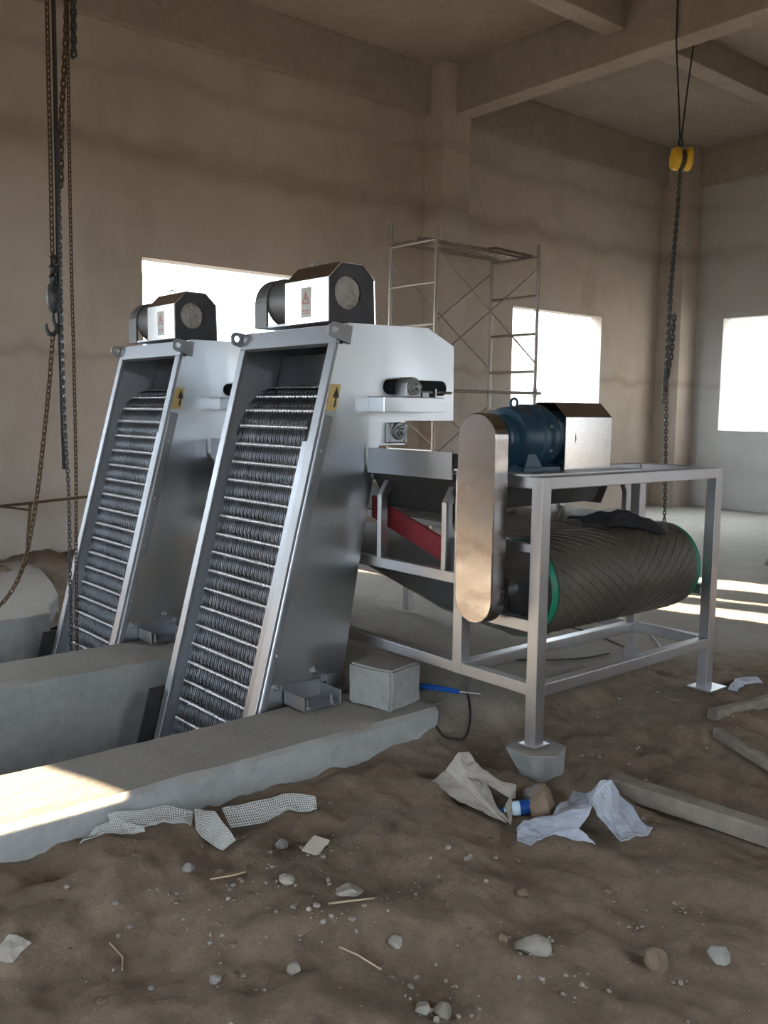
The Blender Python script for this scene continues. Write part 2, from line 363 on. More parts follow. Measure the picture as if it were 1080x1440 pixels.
for y in gy:
    for x in gx:
        vs.append((x, y, gz(x, y))); cols.append(slabness(x, y))
fs = []; nx = len(gx)
for j in range(len(gy)-1):
    for i in range(nx-1):
        cx, cy = (gx[i]+gx[i+1])/2, (gy[j]+gy[j+1])/2
        if 3.56 < cy < 7.0 and cx < 3.12: continue
        fs.append((j*nx+i, j*nx+i+1, (j+1)*nx+i+1, (j+1)*nx+i))
me = bpy.data.meshes.new('floor'); me.from_pydata(vs, [], fs)
ca = me.color_attributes.new('slab', 'FLOAT_COLOR', 'POINT')
for i, c in enumerate(cols): ca.data[i].color = (c, c, c, 1)
me.materials.append(MAT['bare_soil']); fl = bpy.data.objects.new('floor', me); col.objects.link(fl); struct(fl, 'uneven bare earth floor running into a dusty concrete slab')
for p in me.polygons: p.use_smooth = True

# ------------------------------------------------------------------ concrete channels
def rough_wall(name, x0, x1, y0, y1, z0, z1, label, seed, edge_y1=None, nseg=70):
    # long wall with chipped, slightly wavy top edges
    m = MB(); vs = []; rows = []
    prof_n = 9
    for i in range(nseg+1):
        x = x0+(x1-x0)*i/nseg; r = []
        j = lambda s, a: a*noise.noise(Vector((x*3.1, s*7.7+seed, seed))) + a*0.5*noise.noise(Vector((x*9.5, s*3.3, seed)))
        c = 0.022
        pts = [(y0, z0), (y0+j(1, .008), -0.55), (y0+j(2, .012), z1-0.12), (y0+j(3, .014), z1-c+j(4, .012)), (y0+c+j(5, .012), z1+j(6, .005)),
               ((y0+y1)/2, z1+j(7, .006)), (y1-c+j(8, .01), z1+j(9, .005)), (y1+j(10, .01), z1-c+j(11, .01)), (y1+j(12, .006), -0.5), (y1, z0)]
        rows.append(pts)
        for p in pts: vs.append((x, p[0], p[1]))
    n = len(rows[0]); f = []
    for i in range(nseg):
        for q in range(n-1): f.append((i*n+q, i*n+q+1, (i+1)*n+q+1, (i+1)*n+q))
    f.append(tuple(range(n))); f.append(tuple(nseg*n+q for q in range(n)))
    m.add(vs, f); o = m.build(name, 'channel_concrete', smooth=True); return o
o = rough_wall('wall_channel_front', XL, 3.34, 3.47, 4.0, -1.6, 0.0, '', 1.0, nseg=220); struct(o, 'low concrete channel wall nearest the camera, sunlit at its left end')
o = rough_wall('wall_channel_middle', XL, 3.4, 5.33, 5.81, -1.6, 0.0, '', 2.0, nseg=160); struct(o, 'concrete wall between the two screen channels')
m = MB(); m.plate([(XL, 6.97), (2.30, 6.97), (2.52, 7.02), (2.62, 7.3), (2.84, 7.7), (2.98, 8.2), (3.16, 9.0), (3.19, 9.6), (2.8, 9.64), (XL, 9.62)], 'z', -1.6, 0.0)
o = m.build('floor_far_slab', 'channel_concrete', bevel=0.015); struct(o, 'pale concrete slab beyond the far channel')
o = MB().box(XL, 3.5, 3.8, 7.2, -1.65, -1.55).build('floor_channel', 'channel_concrete'); struct(o, 'channel bed')
o = MB().box(3.36, 3.5, 3.6, 7.2, -1.6, -0.03).build('wall_channel_end', 'channel_concrete'); struct(o, 'end wall closing the channels')

# ------------------------------------------------------------------ bar screens (two alike, 1.8 m apart)
Y0, Y1 = 4.03, 5.03
TV = Vector((0.25374, 0, 0.96727)); NV = Vector((-0.96727, 0, 0.25374)); B0 = Vector((2.546, 0, -0.012))
def fp(tt, y, off=0.0):      # point of the sloping front: tt up the slope, off in front of it
    p = B0 + TV*tt + NV*off; return Vector((p.x, y, p.z))
def slab_on_front(mb, t0, t1, ya, yb, o0, o1):
    vs = [fp(tt, y, o) for tt in (t0, t1) for y in (ya, yb) for o in (o0, o1)]
    return mb.add(vs, [(0, 1, 3, 2), (4, 6, 7, 5), (0, 4, 5, 1), (2, 3, 7, 6), (0, 2, 6, 4), (1, 5, 7, 3)])
def fx(z): return 2.549+0.2623*z
def make_screen():
    R = empty('bar_screen', (2.85, 4.53, 0.0))
    prof = [(fx(-1.4), -1.4), (fx(2.05), 2.05), (3.13, 2.085), (3.736, 2.095), (3.95, 2.0), (3.958, 1.545), (3.56, 1.545), (3.56, 1.402), (3.362, 1.402), (3.214, 0.70), (3.092, -0.055), (2.85, -1.4)]
    cz = 1.742; slot = [(3.43+0.042*math.cos(a), cz+0.042*math.sin(a)) for a in [math.pi/2+math.pi*i/8 for i in range(9)]] + [(3.85+0.042*math.cos(a), cz+0.042*math.sin(a)) for a in [-math.pi/2+math.pi*i/8 for i in range(9)]]
    for ya, yb, h in ((Y0, Y0+0.012, [slot]), (Y1-0.012, Y1, [slot])):
        MB().plate(prof, 'y', ya, yb, h).build('side_plate', 'stainless_sheet', R, bevel=0.003, segs=1)
    ya, yb = Y0+0.012, Y1-0.012
    # shell plates between the sides
    def span(p, q, th, name, mat='stainless_sheet'):
        d = Vector((q[0]-p[0], 0, q[1]-p[1])); nrm = Vector((d.z, 0, -d.x)).normalized()*th
        P = [Vector((p[0], 0, p[1])), Vector((q[0], 0, q[1])), Vector((q[0], 0, q[1]))-nrm, Vector((p[0], 0, p[1]))-nrm]
        MB().plate([(v.x, v.z) for v in P], 'y', ya, yb).build(name, mat, R)
    span((3.13, 2.082), (3.736, 2.092), -0.01, 'top_plate')
    span((3.736, 2.092), (3.948, 1.998), -0.01, 'sloping_top_plate')
    span((3.948, 1.998), (3.955, 1.56), -0.01, 'head_back_plate')
    span((3.355, 1.40), (3.09, -0.055), -0.01, 'back_plate')
    span((3.09, -0.055), (2.85, -1.4), -0.01, 'lower_back_plate')
    # front frame
    f = slab_on_front(MB(), -1.35, 2.045, Y0, Y0+0.068, 0.0, 0.022); f.build('front_stile', 'stainless_frame', R, bevel=0.003, segs=1)
    f = slab_on_front(MB(), -1.35, 2.045, Y1-0.062, Y1, 0.0, 0.022); f.build('front_stile', 'stainless_frame', R, bevel=0.003, segs=1)
    f = slab_on_front(MB(), 2.045, 2.15, Y0, Y1, -0.03, 0.022); f.build('top_rail', 'stainless_frame', R, bevel=0.003, segs=1)
    for ya2, yb2 in ((Y0+0.132, Y0+0.192),):
        g = slab_on_front(MB(), -1.3, 1.50, ya2, yb2, -0.045, -0.032); g.build('guide_rail', 'rake_plate', R, bevel=0.003, segs=1)
    # curved chain guide inside each side plate
    for yy in (Y0+0.012, Y1-0.032):
        pts = []
        for i in range(15):
            a = math.radians(6*i); pts.append(fp(1.52+0.30*math.sin(a), 0, -0.075-0.30*(1-math.cos(a))))
        poly = [(p.x, p.z) for p in pts]; inner = [(p.x+0.03, p.z-0.015) for p in pts][::-1]
        MB().plate(poly+inner, 'y', yy, yy+0.02).build('chain_guide', 'dark_steel', R)
    slab_on_front(MB(), -1.35, 1.98, Y1-0.0145, Y1-0.0125, -0.24, -0.002).build('bright_face_sheet', 'inner_sheet', R)  # sheet added over the far plate's inner face so it looks lit
    # dark sheet behind the rakes, its colour giving the gaps their shade
    slab_on_front(MB(), -1.35, 1.60, Y0+0.02, Y1-0.02, -0.215, -0.205).build('shade_backing', 'dark_steel', R)
    slab_on_front(MB(), 1.60, 2.10, Y0+0.02, Y1-0.02, -0.30, -0.29).build('head_shade_sheet', 'dark_steel', R)  # dark sheet added in place of the shade inside the head
    # rakes: a beaded rod with a comb of tooth plates each
    ra, rb = Y0+0.205, Y1-0.07
    nb = 23; pitch = (rb-ra)/nb; nt = 17; tp = (rb-ra)/nt
    bead = MB(); prof_b = [(0.0, 0.006)]
    for i in range(nb):
        h = i*pitch; prof_b += [(h+pitch*.12, .0085), (h+pitch*.32, .0165), (h+pitch*.68, .0165), (h+pitch*.88, .0085)]
    bead.lathe((0, 0, 0), 'y', prof_b+[(nb*pitch, .006)], 8)
    teeth = MB()
    for i in range(nt):
        yc = (i+0.5)*tp
        loop = []
        for dy, tt in ((-.0095, .0), (-.0095, -.078), (-.007, -.090), (0, -.096), (.007, -.090), (.0095, -.078), (.0095, .0)):
            p = TV*tt + NV*(.004 if tt > -.08 else -.004); loop.append((p.x, yc+dy, p.z))
        teeth.tube(loop, .0036, 5)
    row_bead = bead_me = None
    def row_obj(name, mb, mat, smooth):
        me = bpy.data.meshes.new(name); me.from_pydata(mb.v, [], mb.f)
        b = bmesh.new(); b.from_mesh(me); bmesh.ops.recalc_face_normals(b, faces=b.faces); b.to_mesh(me); b.free()
        me.materials.append(MAT[mat])
        if smooth:
            for p in me.polygons: p.use_smooth = True
        return me
    mb_me = row_obj('rake_rod', bead, 'stainless_rake', True); mt_me = row_obj('rake_teeth', teeth, 'rake_wire', True)
    P = 0.1154; rows = []
    tt = 1.581
    while tt > -1.0: rows.append((tt, -0.062, 0.0)); tt -= P
    for i, a in enumerate((18, 38, 60)):
        ar = math.radians(a); rows.append((1.581+0.33*math.sin(ar), -0.062-0.33*(1-math.cos(ar)), ar))
    for tt, off, ang in rows:
        r = bpy.data.objects.new('rake_rod', mb_me); col.objects.link(r); r.parent = R
        p = fp(tt, ra, off); r.location = p - R.location; r.rotation_euler = (0, ang, 0)
        c = bpy.data.objects.new('rake_teeth', mt_me); col.objects.link(c); c.parent = r; c['kind'] = 'stuff'
        WL[r] = p; WL[c] = p
    # side strip with bolts
    MB().plate([(fx(-1.2)+.004, -1.2), (fx(1.58)+.004, 1.58), (fx(1.58)+.062, 1.565), (fx(0.6)+.062, .585), (fx(.6)+.038, .585), (fx(-1.2)+.038, -1.2)], 'y', Y0-0.008, Y0).build('edge_strip', 'stainless_frame', R, bevel=0.002, segs=1)
    for z in (1.38, 0.98, 0.66, 0.28):
        MB().lathe((fx(z)+.034, Y0-0.008, z), (0, -1, 0), [(0, .011), (.006, .011), (.008, .008)], 6).build('bolt', 'cast_steel', R)
    # lifting lugs
    def lug(yc):
        c = (3.027, 2.041); r = 0.043
        arc = [(c[0]+r*math.cos(a), c[1]+r*math.sin(a)) for a in [math.radians(100+17*i) for i in range(11)]]
        poly = arc + [(3.135, 1.966), (3.152, 2.065)]
        MB().plate(poly, 'y', yc-0.016, yc, [circle(c[0], c[1], 0.020, 16)]).build('lifting_lug', 'stainless_frame', R, bevel=0.002, segs=1)
    lug(Y0); lug(Y1+0.016)
    # take-up bracket with bearing, adjusting screw and lower flange bearing on the near side
    br = MB().box(3.28, 3.74, 3.89, Y0, 1.597, 1.605).box(3.28, 3.74, 3.89, 3.897, 1.60, 1.683).box(3.28, 3.288, 3.895, Y0, 1.60, 1.683).box(3.28, 3.74, 3.89, Y0, 1.676, 1.684).build('take_up_bracket', 'stainless_sheet', R, bevel=0.002, segs=1)
    bb = MB(); bb.plate([(3.468, 1.684), (3.582, 1.684), (3.582, 1.74)] + [(3.525+.057*math.cos(a), 1.742+.057*math.sin(a)) for a in [math.radians(20*i) for i in range(10)]] + [(3.468, 1.74)], 'y', 3.92, Y0-0.01)
    bo = bb.build('bearing_block', 'cast_steel', R, bevel=0.004)
    MB().lathe((3.525, 3.92, 1.742), (0, -1, 0), [(0, .048), (.01, .048), (.014, .030), (.022, .030), (.024, .018), (.05, .018), (.052, .004)], 24).build('shaft_end', 'stainless_frame', bo, smooth=True)
    MB().tube([(3.60, 3.955, 1.715), (3.86, 3.955, 1.715)], .008, 8).box(3.60, 3.65, 3.925, 3.985, 1.684, 1.712).box(3.70, 3.712, 3.925, 3.985, 1.684, 1.735).build('adjusting_screw', 'cast_steel', R)
    fb = MB().plate(rect(3.408, 3.552, 1.418, 1.536), 'y', 4.0, Y0).build('flange_bearing', 'cast_steel', R, bevel=0.006)
    MB().lathe((3.482, 4.0, 1.488), (0, -1, 0), [(0, .052), (.016, .047), (.018, .032), (.03, .030), (.032, .018), (.055, .017), (.057, .004)], 24).build('shaft_end', 'stainless_frame', fb, smooth=True)
    for u, w in ((3.424, 1.434), (3.536, 1.434), (3.424, 1.52), (3.536, 1.52)):
        MB().lathe((u, 4.0, w), (0, -1, 0), [(0, .011), (.008, .011)], 6).build('bolt', 'cast_steel', fb)
    MB().lathe((3.525, Y0+0.02, 1.742), 'y', [(0, .05), (Y1-Y0-0.04, .05)], 16).build('head_shaft', 'dark_steel', R, smooth=True)
    # arrow sticker
    st = MB().plate([(3.005, 1.745), (3.075, 1.745), (3.042, 1.60), (2.972, 1.60)], 'y', Y0-0.0105, Y0-0.008).build('arrow_sticker', 'sticker_tan', R)
    MB().plate([(3.024, 1.62), (3.036, 1.672), (3.018, 1.672), (3.046, 1.732), (3.062, 1.672), (3.046, 1.672), (3.034, 1.62)], 'y', Y0-0.012, Y0-0.0105).build('printed_arrow', 'sticker_black', st)
    # foot bracket and anchor bolts on the concrete
    MB().box(2.70, 2.95, 3.83, Y0, 0.004, 0.012).box(2.70, 2.708, 3.83, Y0, 0.004, 0.085).box(2.942, 2.95, 3.83, Y0, 0.004, 0.085).box(2.70, 2.95, Y0-0.012, Y0, 0.004, 0.11).build('foot_bracket', 'stainless_frame', R, bevel=0.002, segs=1)
    MB().box(2.975, 3.06, Y0-0.03, Y0, 0.0, 0.12).build('rear_foot_plate', 'stainless_frame', R, bevel=0.002, segs=1)
    for x, y in ((2.745, 3.865), (2.905, 3.865)):
        MB().lathe((x, y, 0.0), 'z', [(0, .008), (.012, .008), (.0121, .018), (.022, .018), (.0221, .008), (.06, .008)], 8).build('anchor_bolt', 'cast_steel', R)
    for x, z in ((2.655, .105), (2.905, .155)):
        MB().lathe((x, Y0, z), (0, -1, 0), [(0, .024), (.004, .024), (.0041, .015), (.014, .015), (.0141, .008), (.03, .008)], 10).build('side_bolt', 'cast_steel', R)
    # dark plate on the far side, down in the channel
    MB().plate([(2.405, -0.105), (2.60, -0.10), (2.42, -0.80), (2.22, -0.80)], 'y', Y1+0.012, Y1+0.026).build('dark_side_plate', 'black_rubber', R)
    # drive: faceted cover, motor drum, rear hood
    cx = 3.215
    oct_ = [(3.043, 2.092), (3.043, 2.335), (3.133, 2.425), (3.290, 2.425), (3.378, 2.345), (3.388, 2.092)]
    inn = [(3.053, 2.094), (3.053, 2.331), (3.137, 2.415), (3.286, 2.415), (3.368, 2.341), (3.378, 2.094)]
    cov = MB().plate(oct_ + inn[::-1], 'y', 4.10, 4.52).build('motor_cover', 'stainless_mirror', R, bevel=0.002, segs=1)
    endp = MB().plate(inn, 'y', 4.106, 4.116, [circle(3.185, 2.258, 0.092, 28)]).build('cover_end_plate', 'dark_steel', R)
    fd = MB(); vs = [(3.185, 4.085, 2.258)]; fsf = []
    for rr in range(1, 5):
        for a in range(24):
            an = 2*math.pi*a/24; q = 0.094*rr/4
            vs.append((3.185+q*math.cos(an), 4.090+0.010*noise.noise(Vector((rr*1.3, a*0.9, 2)))+(0.03 if rr == 4 else 0), 2.258+q*math.sin(an)))
    for a in range(24): fsf.append((0, 1+a, 1+(a+1) % 24))
    for rr in range(3):
        for a in range(24):
            i0 = 1+rr*24; fsf.append((i0+a, i0+24+a, i0+24+(a+1) % 24, i0+(a+1) % 24))
    fd.add(vs, fsf); fd.build('foil_wrapped_fan', 'foil', R)
    lab = MB().plate(rect(4.262, 4.356, 2.125, 2.292), 'x', 3.0405, 3.043).build('warning_label', 'sticker_grey', cov)
    lab['label'] = 'grey warning label with red hazard triangle'
    tri = MB().plate([(4.272, 2.20), (4.346, 2.20), (4.309, 2.275)], 'x', 3.0390, 3.0405, [[(4.285, 2.208), (4.333, 2.208), (4.309, 2.258)]])
    tri.plate([(4.312, 2.248), (4.300, 2.226), (4.308, 2.226), (4.304, 2.212), (4.318, 2.233), (4.310, 2.233)], 'x', 3.0390, 3.0405)
    tri.plate(rect(4.275, 4.343, 2.160, 2.166), 'x', 3.0390, 3.0405).plate(rect(4.275, 4.343, 2.146, 2.151), 'x', 3.0390, 3.0405)
    th = tri.build('hazard_print', 'sticker_red', R)
    mo = MB().lathe((cx, 4.12, 2.245), 'y', [(0, .13), (.38, .13), (.40, .150), (.62, .150), (.65, .138)], 28).build('motor', 'motor_grey', R, smooth=True)
    # rear hood: an arched strap
    arch = [(cx+0.16*math.cos(a), 2.24+0.16*math.sin(a)) for a in [math.pi*i/14 for i in range(15)]]
    arci = [(cx+0.145*math.cos(a), 2.24+0.145*math.sin(a)) for a in [math.pi*i/14 for i in range(15)]]
    MB().plate([(cx+.16, 2.095)] + arch + [(cx-.16, 2.095), (cx-.145, 2.095)] + arci[::-1] + [(cx+.145, 2.095)], 'y', 4.74, 4.87).build('rear_hood', 'motor_grey', R)
    MB().lathe((cx, 4.72, 2.24), 'y', [(0, .10), (.10, .10), (.13, .085)], 22).build('fan_housing', 'dark_steel', R, smooth=True)
    MB().box(3.06, 3.37, 4.12, 4.86, 2.092, 2.108).build('motor_base', 'stainless_frame', R, bevel=0.002, segs=1)
    MB().tube([(cx+.022*math.cos(a), 4.46, 2.448+.022*math.sin(a)) for a in [2*math.pi*i/12 for i in range(12)]], .006, 6, closed=True).build('eye_bolt', 'cast_steel', R, smooth=True)
    return R
scr1 = make_screen()
tag(scr1, 'nearer leaning stainless steel bar screen, its bright side plate beside the conveyor', 'bar screen', 'bar screens in the channels')
scr2 = copy_tree(scr1); scr2.location.y += 1.8
tag(scr2, 'farther leaning stainless steel bar screen in shade, beside the hanging chains', 'bar screen', 'bar screens in the channels')

# ------------------------------------------------------------------ belt conveyor
CV = empty('belt_conveyor', (4.085, 3.9, 0.0))
fx0, fx1, fy0, fy1, FZ = 3.285, 4.885, 2.745, 3.32, 1.304
LW = 0.066
def leg(x0, y0, z0, z1, w=LW, name='leg'):
    return MB().box(x0, x0+w, y0, y0+w, z0, z1).build(name, 'frame_tube', CV, bevel=0.004)
lg = leg(fx0, fy0, 0.0, FZ); MB().box(fx0-.02, fx0+LW+.03, fy0-.015, fy0+LW+.02, 0.0, 0.008).build('foot_plate', 'frame_tube', lg)
lg = leg(fx1-LW, fy0, 0.0, FZ); MB().box(fx1-LW-.05, fx1+.06, fy0-.06, fy0+LW+.03, 0.0, 0.008).build('foot_plate', 'stainless_sheet', lg)
leg(fx0, fy1-LW, 0.245, FZ-0.0); leg(fx1-LW, fy1-LW, 0.0, FZ)
def rail(p0, p1, name='rail', w=0.05, h=0.06):
    return MB().bar(p0, p1, w, h).build(name, 'frame_tube', CV, bevel=0.004)
zt = FZ-0.030; i0, i1 = fx0+LW, fx1-LW
rail((i0, fy0+.03, zt), (i1, fy0+.03, zt), 'top_rail', .06); rail((i0, fy1-.03, zt), (i1, fy1-.03, zt), 'top_rail', .06)
rail((fx0+.033, fy0+LW, zt), (fx0+.033, fy1-LW, zt), 'top_rail', .058); rail((fx1-.033, fy0+LW, zt), (fx1-.033, fy1-LW, zt), 'top_rail', .058)
zl = 0.275
rail((i0, fy0+.03, zl), (i1, fy0+.03, zl), 'lower_rail', .06); 
rail((fx0+.033, fy0+LW, zl), (fx0+.033, 5.0, zl), 'lower_rail', .058); rail((fx1-.033, fy0+LW, zl), (fx1-.033, 6.4, zl), 'lower_rail', .058)
rail((i0, fy1-.03, zl), (i1, fy1-.03, zl), 'lower_rail', .06)
zm = 0.585
rail((fx0+.033, fy0+LW, zm), (fx0+.033, fy1-LW, zm), 'drum_rail', .058); rail((fx1-.033, fy0+LW, zm), (fx1-.033, fy1-LW, zm), 'drum_rail', .058)
rail((fx0+.033, fy0+LW, 0.96), (fx0+.033, fy1-LW, 0.96), 'drum_rail', .05, .045)
# side channels of the conveyor body, running on under the screens
for x in (fx0+.02, fx1-.02):
    MB().box(x-.02, x+.02, fy1, 7.4, .715, .775).build('side_channel', 'frame_tube', CV, bevel=0.004)
for y in (5.42, 6.9):
    for x in (fx0+.0, fx1-LW): leg(x, y-LW/2, 0.0, 0.715)
# bent uprights carrying the skirt boards
for y in (3.39, 3.915, 4.6, 5.3):
    for sgn, xb in ((1, fx0+.012), (-1, fx1-.012)):
        if sgn == 1 and y == 4.6: continue
        MB().bar((xb, y, .775), (xb, y, 1.135), .05, .035, (0, 1, 0)).bar((xb, y, 1.125), (xb+sgn*.10, y, 1.285), .05, .035, (0, 1, 0)).build('upright', 'frame_tube', CV, bevel=0.004)
# skirt boards (feed hopper over the belt)
def skirt(sgn, xb, y0, y1, ztop):
    MB().plate([(xb, ztop), (xb, 1.255), (xb+sgn*.012, 1.255), (xb+sgn*.012, ztop)], 'y', y0, y1).build('skirt_board', 'rake_plate', CV)
    MB().plate([(xb+sgn*.012, 1.29), (xb+sgn*.16, 1.05), (xb+sgn*.175, 1.05), (xb+sgn*.027, 1.29)], 'y', y0, y1).build('skirt_rubber', 'black_rubber', CV)
skirt(1, fx0-.02, 3.33, 4.015, 1.395); skirt(1, fx0-.02, 5.06, 5.80, 1.395); skirt(-1, fx1-.03, 3.45, 7.2, 1.26)
MB().plate([(3.46, 1.07), (4.60, 1.07), (4.78, 1.28), (3.36, 1.28)], 'y', 3.44, 3.455).build('rubber_curtain', 'black_rubber', CV)
# red impact bed under the belt
MB().plate([(4.20, 0.97), (3.55, 0.77), (3.55, 0.90), (4.20, 1.10)], 'x', 3.45, 3.475).build('red_chute_plate', 'red_paint', CV, bevel=0.004)
# drum, green rims, belt
DY, DZ = 3.05, 0.715
xa, xb = 3.50, 4.74
dr = MB().lathe((xa-.045, DY, DZ), 'x', [(0, .243), (.004, .249), (xb-xa+.096, .249), (xb-xa+.10, .243)], 48).build('drum', 'green_paint', CV, smooth=True)
MB().lathe((xa-.052, DY, DZ), 'x', [(0, .243), (.008, .243)], 40).build('drum_end_disc', 'black_rubber', dr)
MB().lathe((3.23, DY, DZ), 'x', [(0, .03), (1.62, .03)], 16).build('drum_shaft', 'cast_steel', dr, smooth=True)
for xq in (3.285, 4.83):
    MB().box(xq, xq+.05, DY-.07, DY+.07, .615, .79).build('pillow_block', 'dark_steel', CV, bevel=0.01)
rbt = .258
path = [(7.2, 1.02), (5.5, 1.02), (4.2, 1.01), (3.6, .995), (3.25, .978)] + [(DY+rbt*math.cos(a), DZ+rbt*math.sin(a)) for a in [math.radians(75+10.5*i) for i in range(20)]] + [(3.35, .475), (3.62, .50), (4.29, .655), (5.5, .68), (7.2, .68)]
def offs(path, d):
    out = []
    for i, p in enumerate(path):
        a = path[max(i-1, 0)]; b = path[min(i+1, len(path)-1)]; tx, tz = b[0]-a[0], b[1]-a[1]; L = math.hypot(tx, tz); out.append((p[0]-tz/L*d, p[1]+tx/L*d))
    return out
bi = offs(path, .008)
belt = MB(); n = len(path); 
belt.add([(xa, p[0], p[1]) for p in path] + [(xb, p[0], p[1]) for p in path] + [(xa, p[0], p[1]) for p in bi] + [(xb, p[0], p[1]) for p in bi],
         [(i, i+1, n+i+1, n+i) for i in range(n-1)] + [(2*n+i, 3*n+i, 3*n+i+1, 2*n+i+1) for i in range(n-1)] + [(i, 2*n+i, 2*n+i+1, i+1) for i in range(n-1)] + [(n+i, n+i+1, 3*n+i+1, 3*n+i) for i in range(n-1)])
bo = belt.build('belt', 'dusty_belt', CV, smooth=True)
# raised chevron ribs following the belt
cum = [0]
for i in range(1, n): cum.append(cum[-1]+math.dist(path[i-1], path[i]))
def onbelt(s, lift):
    s = max(0, min(cum[-1]-1e-4, s))
    for i in range(n-1):
        if cum[i+1] >= s:
            q = (s-cum[i])/(cum[i+1]-cum[i]); a, b = path[i], path[i+1]; tx, tz = b[0]-a[0], b[1]-a[1]; L = math.hypot(tx, tz)
            return (a[0]+tx*q+tz/L*lift, a[1]+tz*q-tx/L*lift)
s0 = cum[2]
while s0 < cum[-5]:
    for half in (0, 1):
        m = MB(); vs = []; K = 12
        for kk in range(K+1):
            u = kk/K; x = (xa+.03+(4.11-xa-.03)*u) if half == 0 else (4.13+(xb-.03-4.13)*u)
            ss = s0 + (0.42*u if half == 0 else 0.42*(1-u))
            for ds, lf in ((-.009, -.002), (-.006, .0034), (.006, .0034), (.009, -.002)):
                p = onbelt(ss+ds, lf); vs.append((x, p[0], p[1]))
        f4 = [(k4*4+j, k4*4+j+1, k4*4+5+j, k4*4+4+j) for k4 in range(K) for j in range(3)]
        m.add(vs, f4); m.build('belt_rib', 'dusty_belt', bo, smooth=True)
    s0 += 0.062
# chain guard between gearbox and drum shaft
ro = .124; zc0, zc1 = .705, 1.476; yc = 3.03
outl = [(yc+ro*math.cos(a), zc1+ro*math.sin(a)) for a in [math.pi*i/16 for i in range(17)]] + [(yc+ro*math.cos(a), zc0+ro*math.sin(a)) for a in [math.pi+math.pi*i/16 for i in range(17)]]
MB().plate(outl, 'x', 3.13, 3.225).build('chain_guard', 'mottled_steel', CV, bevel=0.006)
MB().box(3.225, 3.30, 2.99, 3.07, 1.22, 1.30).build('guard_bracket', 'frame_tube', CV, bevel=0.003)
# gear motor: cycloidal gearbox on a foot, flanged motor, stainless rain cover
MB().box(3.25, 4.15, 2.80, 3.30, FZ, FZ+.012).build('motor_plate', 'frame_tube', CV, bevel=0.002)
gy_, gz_ = 3.04, 1.478
gb = MB().lathe((3.23, gy_, gz_), 'x', [(0, .035), (.03, .035), (.031, .085), (.05, .11), (.09, .115), (.10, .15), (.13, .155), (.22, .155), (.235, .168), (.262, .168), (.27, .15), (.29, .15), (.298, .168), (.325, .168), (.33, .14), (.36, .135)], 36).build('gearbox', 'blue_paint', CV, smooth=True)
MB().lathe((3.59, gy_, gz_), 'x', [(0, .13), (.02, .138), (.04, .13), (.12, .13), (.13, .138), (.15, .13), (.32, .13), (.36, .11)], 32).build('motor', 'blue_paint', CV, smooth=True)
MB().plate([(2.90, FZ+.012), (3.18, FZ+.012), (3.18, FZ+.035), (3.13, FZ+.05), (2.95, FZ+.05), (2.90, FZ+.035)], 'x', 3.33, 3.60).plate([(2.955, FZ+.04), (3.125, FZ+.04), (3.10, FZ+.09), (2.98, FZ+.09)], 'x', 3.36, 3.52).build('gearbox_foot', 'blue_paint', gb, bevel=0.003)
for yq in (2.905, 3.165):
    MB().plate([(3.34, FZ+.035), (3.47, FZ+.035), (3.40, FZ+.12), (3.37, FZ+.12)], 'y', yq, yq+.012).build('stiffening_rib', 'blue_paint', gb)
for a in range(8):
    an = 2*math.pi*(a+.5)/8; MB().lathe((3.488, gy_+.155*math.cos(an), gz_+.155*math.sin(an)), 'x', [(0, .009), (.05, .009)], 6).build('flange_bolt', 'cast_steel', gb)
MB().tube([(3.40, gy_+.022*math.cos(a), gz_+.172+.022*math.sin(a)) for a in [2*math.pi*i/12 for i in range(12)]], .007, 6, closed=True).build('lifting_eye', 'blue_paint', gb, smooth=True)
cy0, cy1 = 2.905, 3.175
oc = [(cy0, FZ+.012), (cy0, 1.585), (cy0+.075, 1.657), (cy1-.075, 1.657), (cy1, 1.585), (cy1, FZ+.012)]
ic = [(cy0+.006, FZ+.012), (cy0+.006, 1.582), (cy0+.078, 1.651), (cy1-.078, 1.651), (cy1-.006, 1.582), (cy1-.006, FZ+.012)]
MB().plate(oc+ic[::-1], 'x', 3.64, 4.02).box(4.01, 4.02, cy0+.006, cy1-.006, FZ+.012, 1.58).build('motor_rain_cover', 'stainless_mirror', CV, bevel=0.002, segs=1)
tag(CV, 'stainless framed belt conveyor with chevron belt drum and blue gear motor', 'conveyor')

# ------------------------------------------------------------------ scaffold tower by the back wall
SC = empty('scaffold_tower', (8.75, 8.73, -0.1)); tag(SC, 'rusty tubular scaffold tower with a slatted deck standing by the column', 'scaffold')
sx = (7.80, 9.70); sy = (8.30, 9.16)
for x in sx:
    for y in sy:
        top = 3.86 if y < 9 else 3.98 if x < 9 else 3.80
        po = MB().tube([(x, y, gz(x, y)), (x, y, top)], .024, 10).build('post', 'galvanised_tube', SC, smooth=True)
        MB().lathe((x, y, 1.82), 'z', [(0, .032), (.12, .032)], 10).build('coupler', 'galvanised_tube', po, smooth=True)
        MB().lathe((x, y, gz(x, y)-.005), 'z', [(0, .06), (.012, .06)], 12).build('base_plate', 'galvanised_tube', po)
    for z in (3.70, 3.19, 2.68, 2.17, 1.62, 1.11, 0.60):
        MB().tube([(x, sy[0], z), (x, sy[1], z)], .019, 8).build('rung', 'galvanised_tube', SC, smooth=True)
for y, d in ((sy[0]-.03, 0), (sy[1]+.03, 0)):
    for (x0, z0), (x1, z1) in (((sx[0], 3.56), (sx[1], 2.26)), ((sx[1], 3.56), (sx[0], 2.26)), ((sx[0], 1.68), (sx[1], .45)), ((sx[1], 1.68), (sx[0], .45))):
        MB().tube([(x0, y, z0), (x1, y+.012*(1 if z0 > z1 and x0 < x1 else -1), z1)], .011, 8).build('cross_brace', 'galvanised_tube', SC, smooth=True)
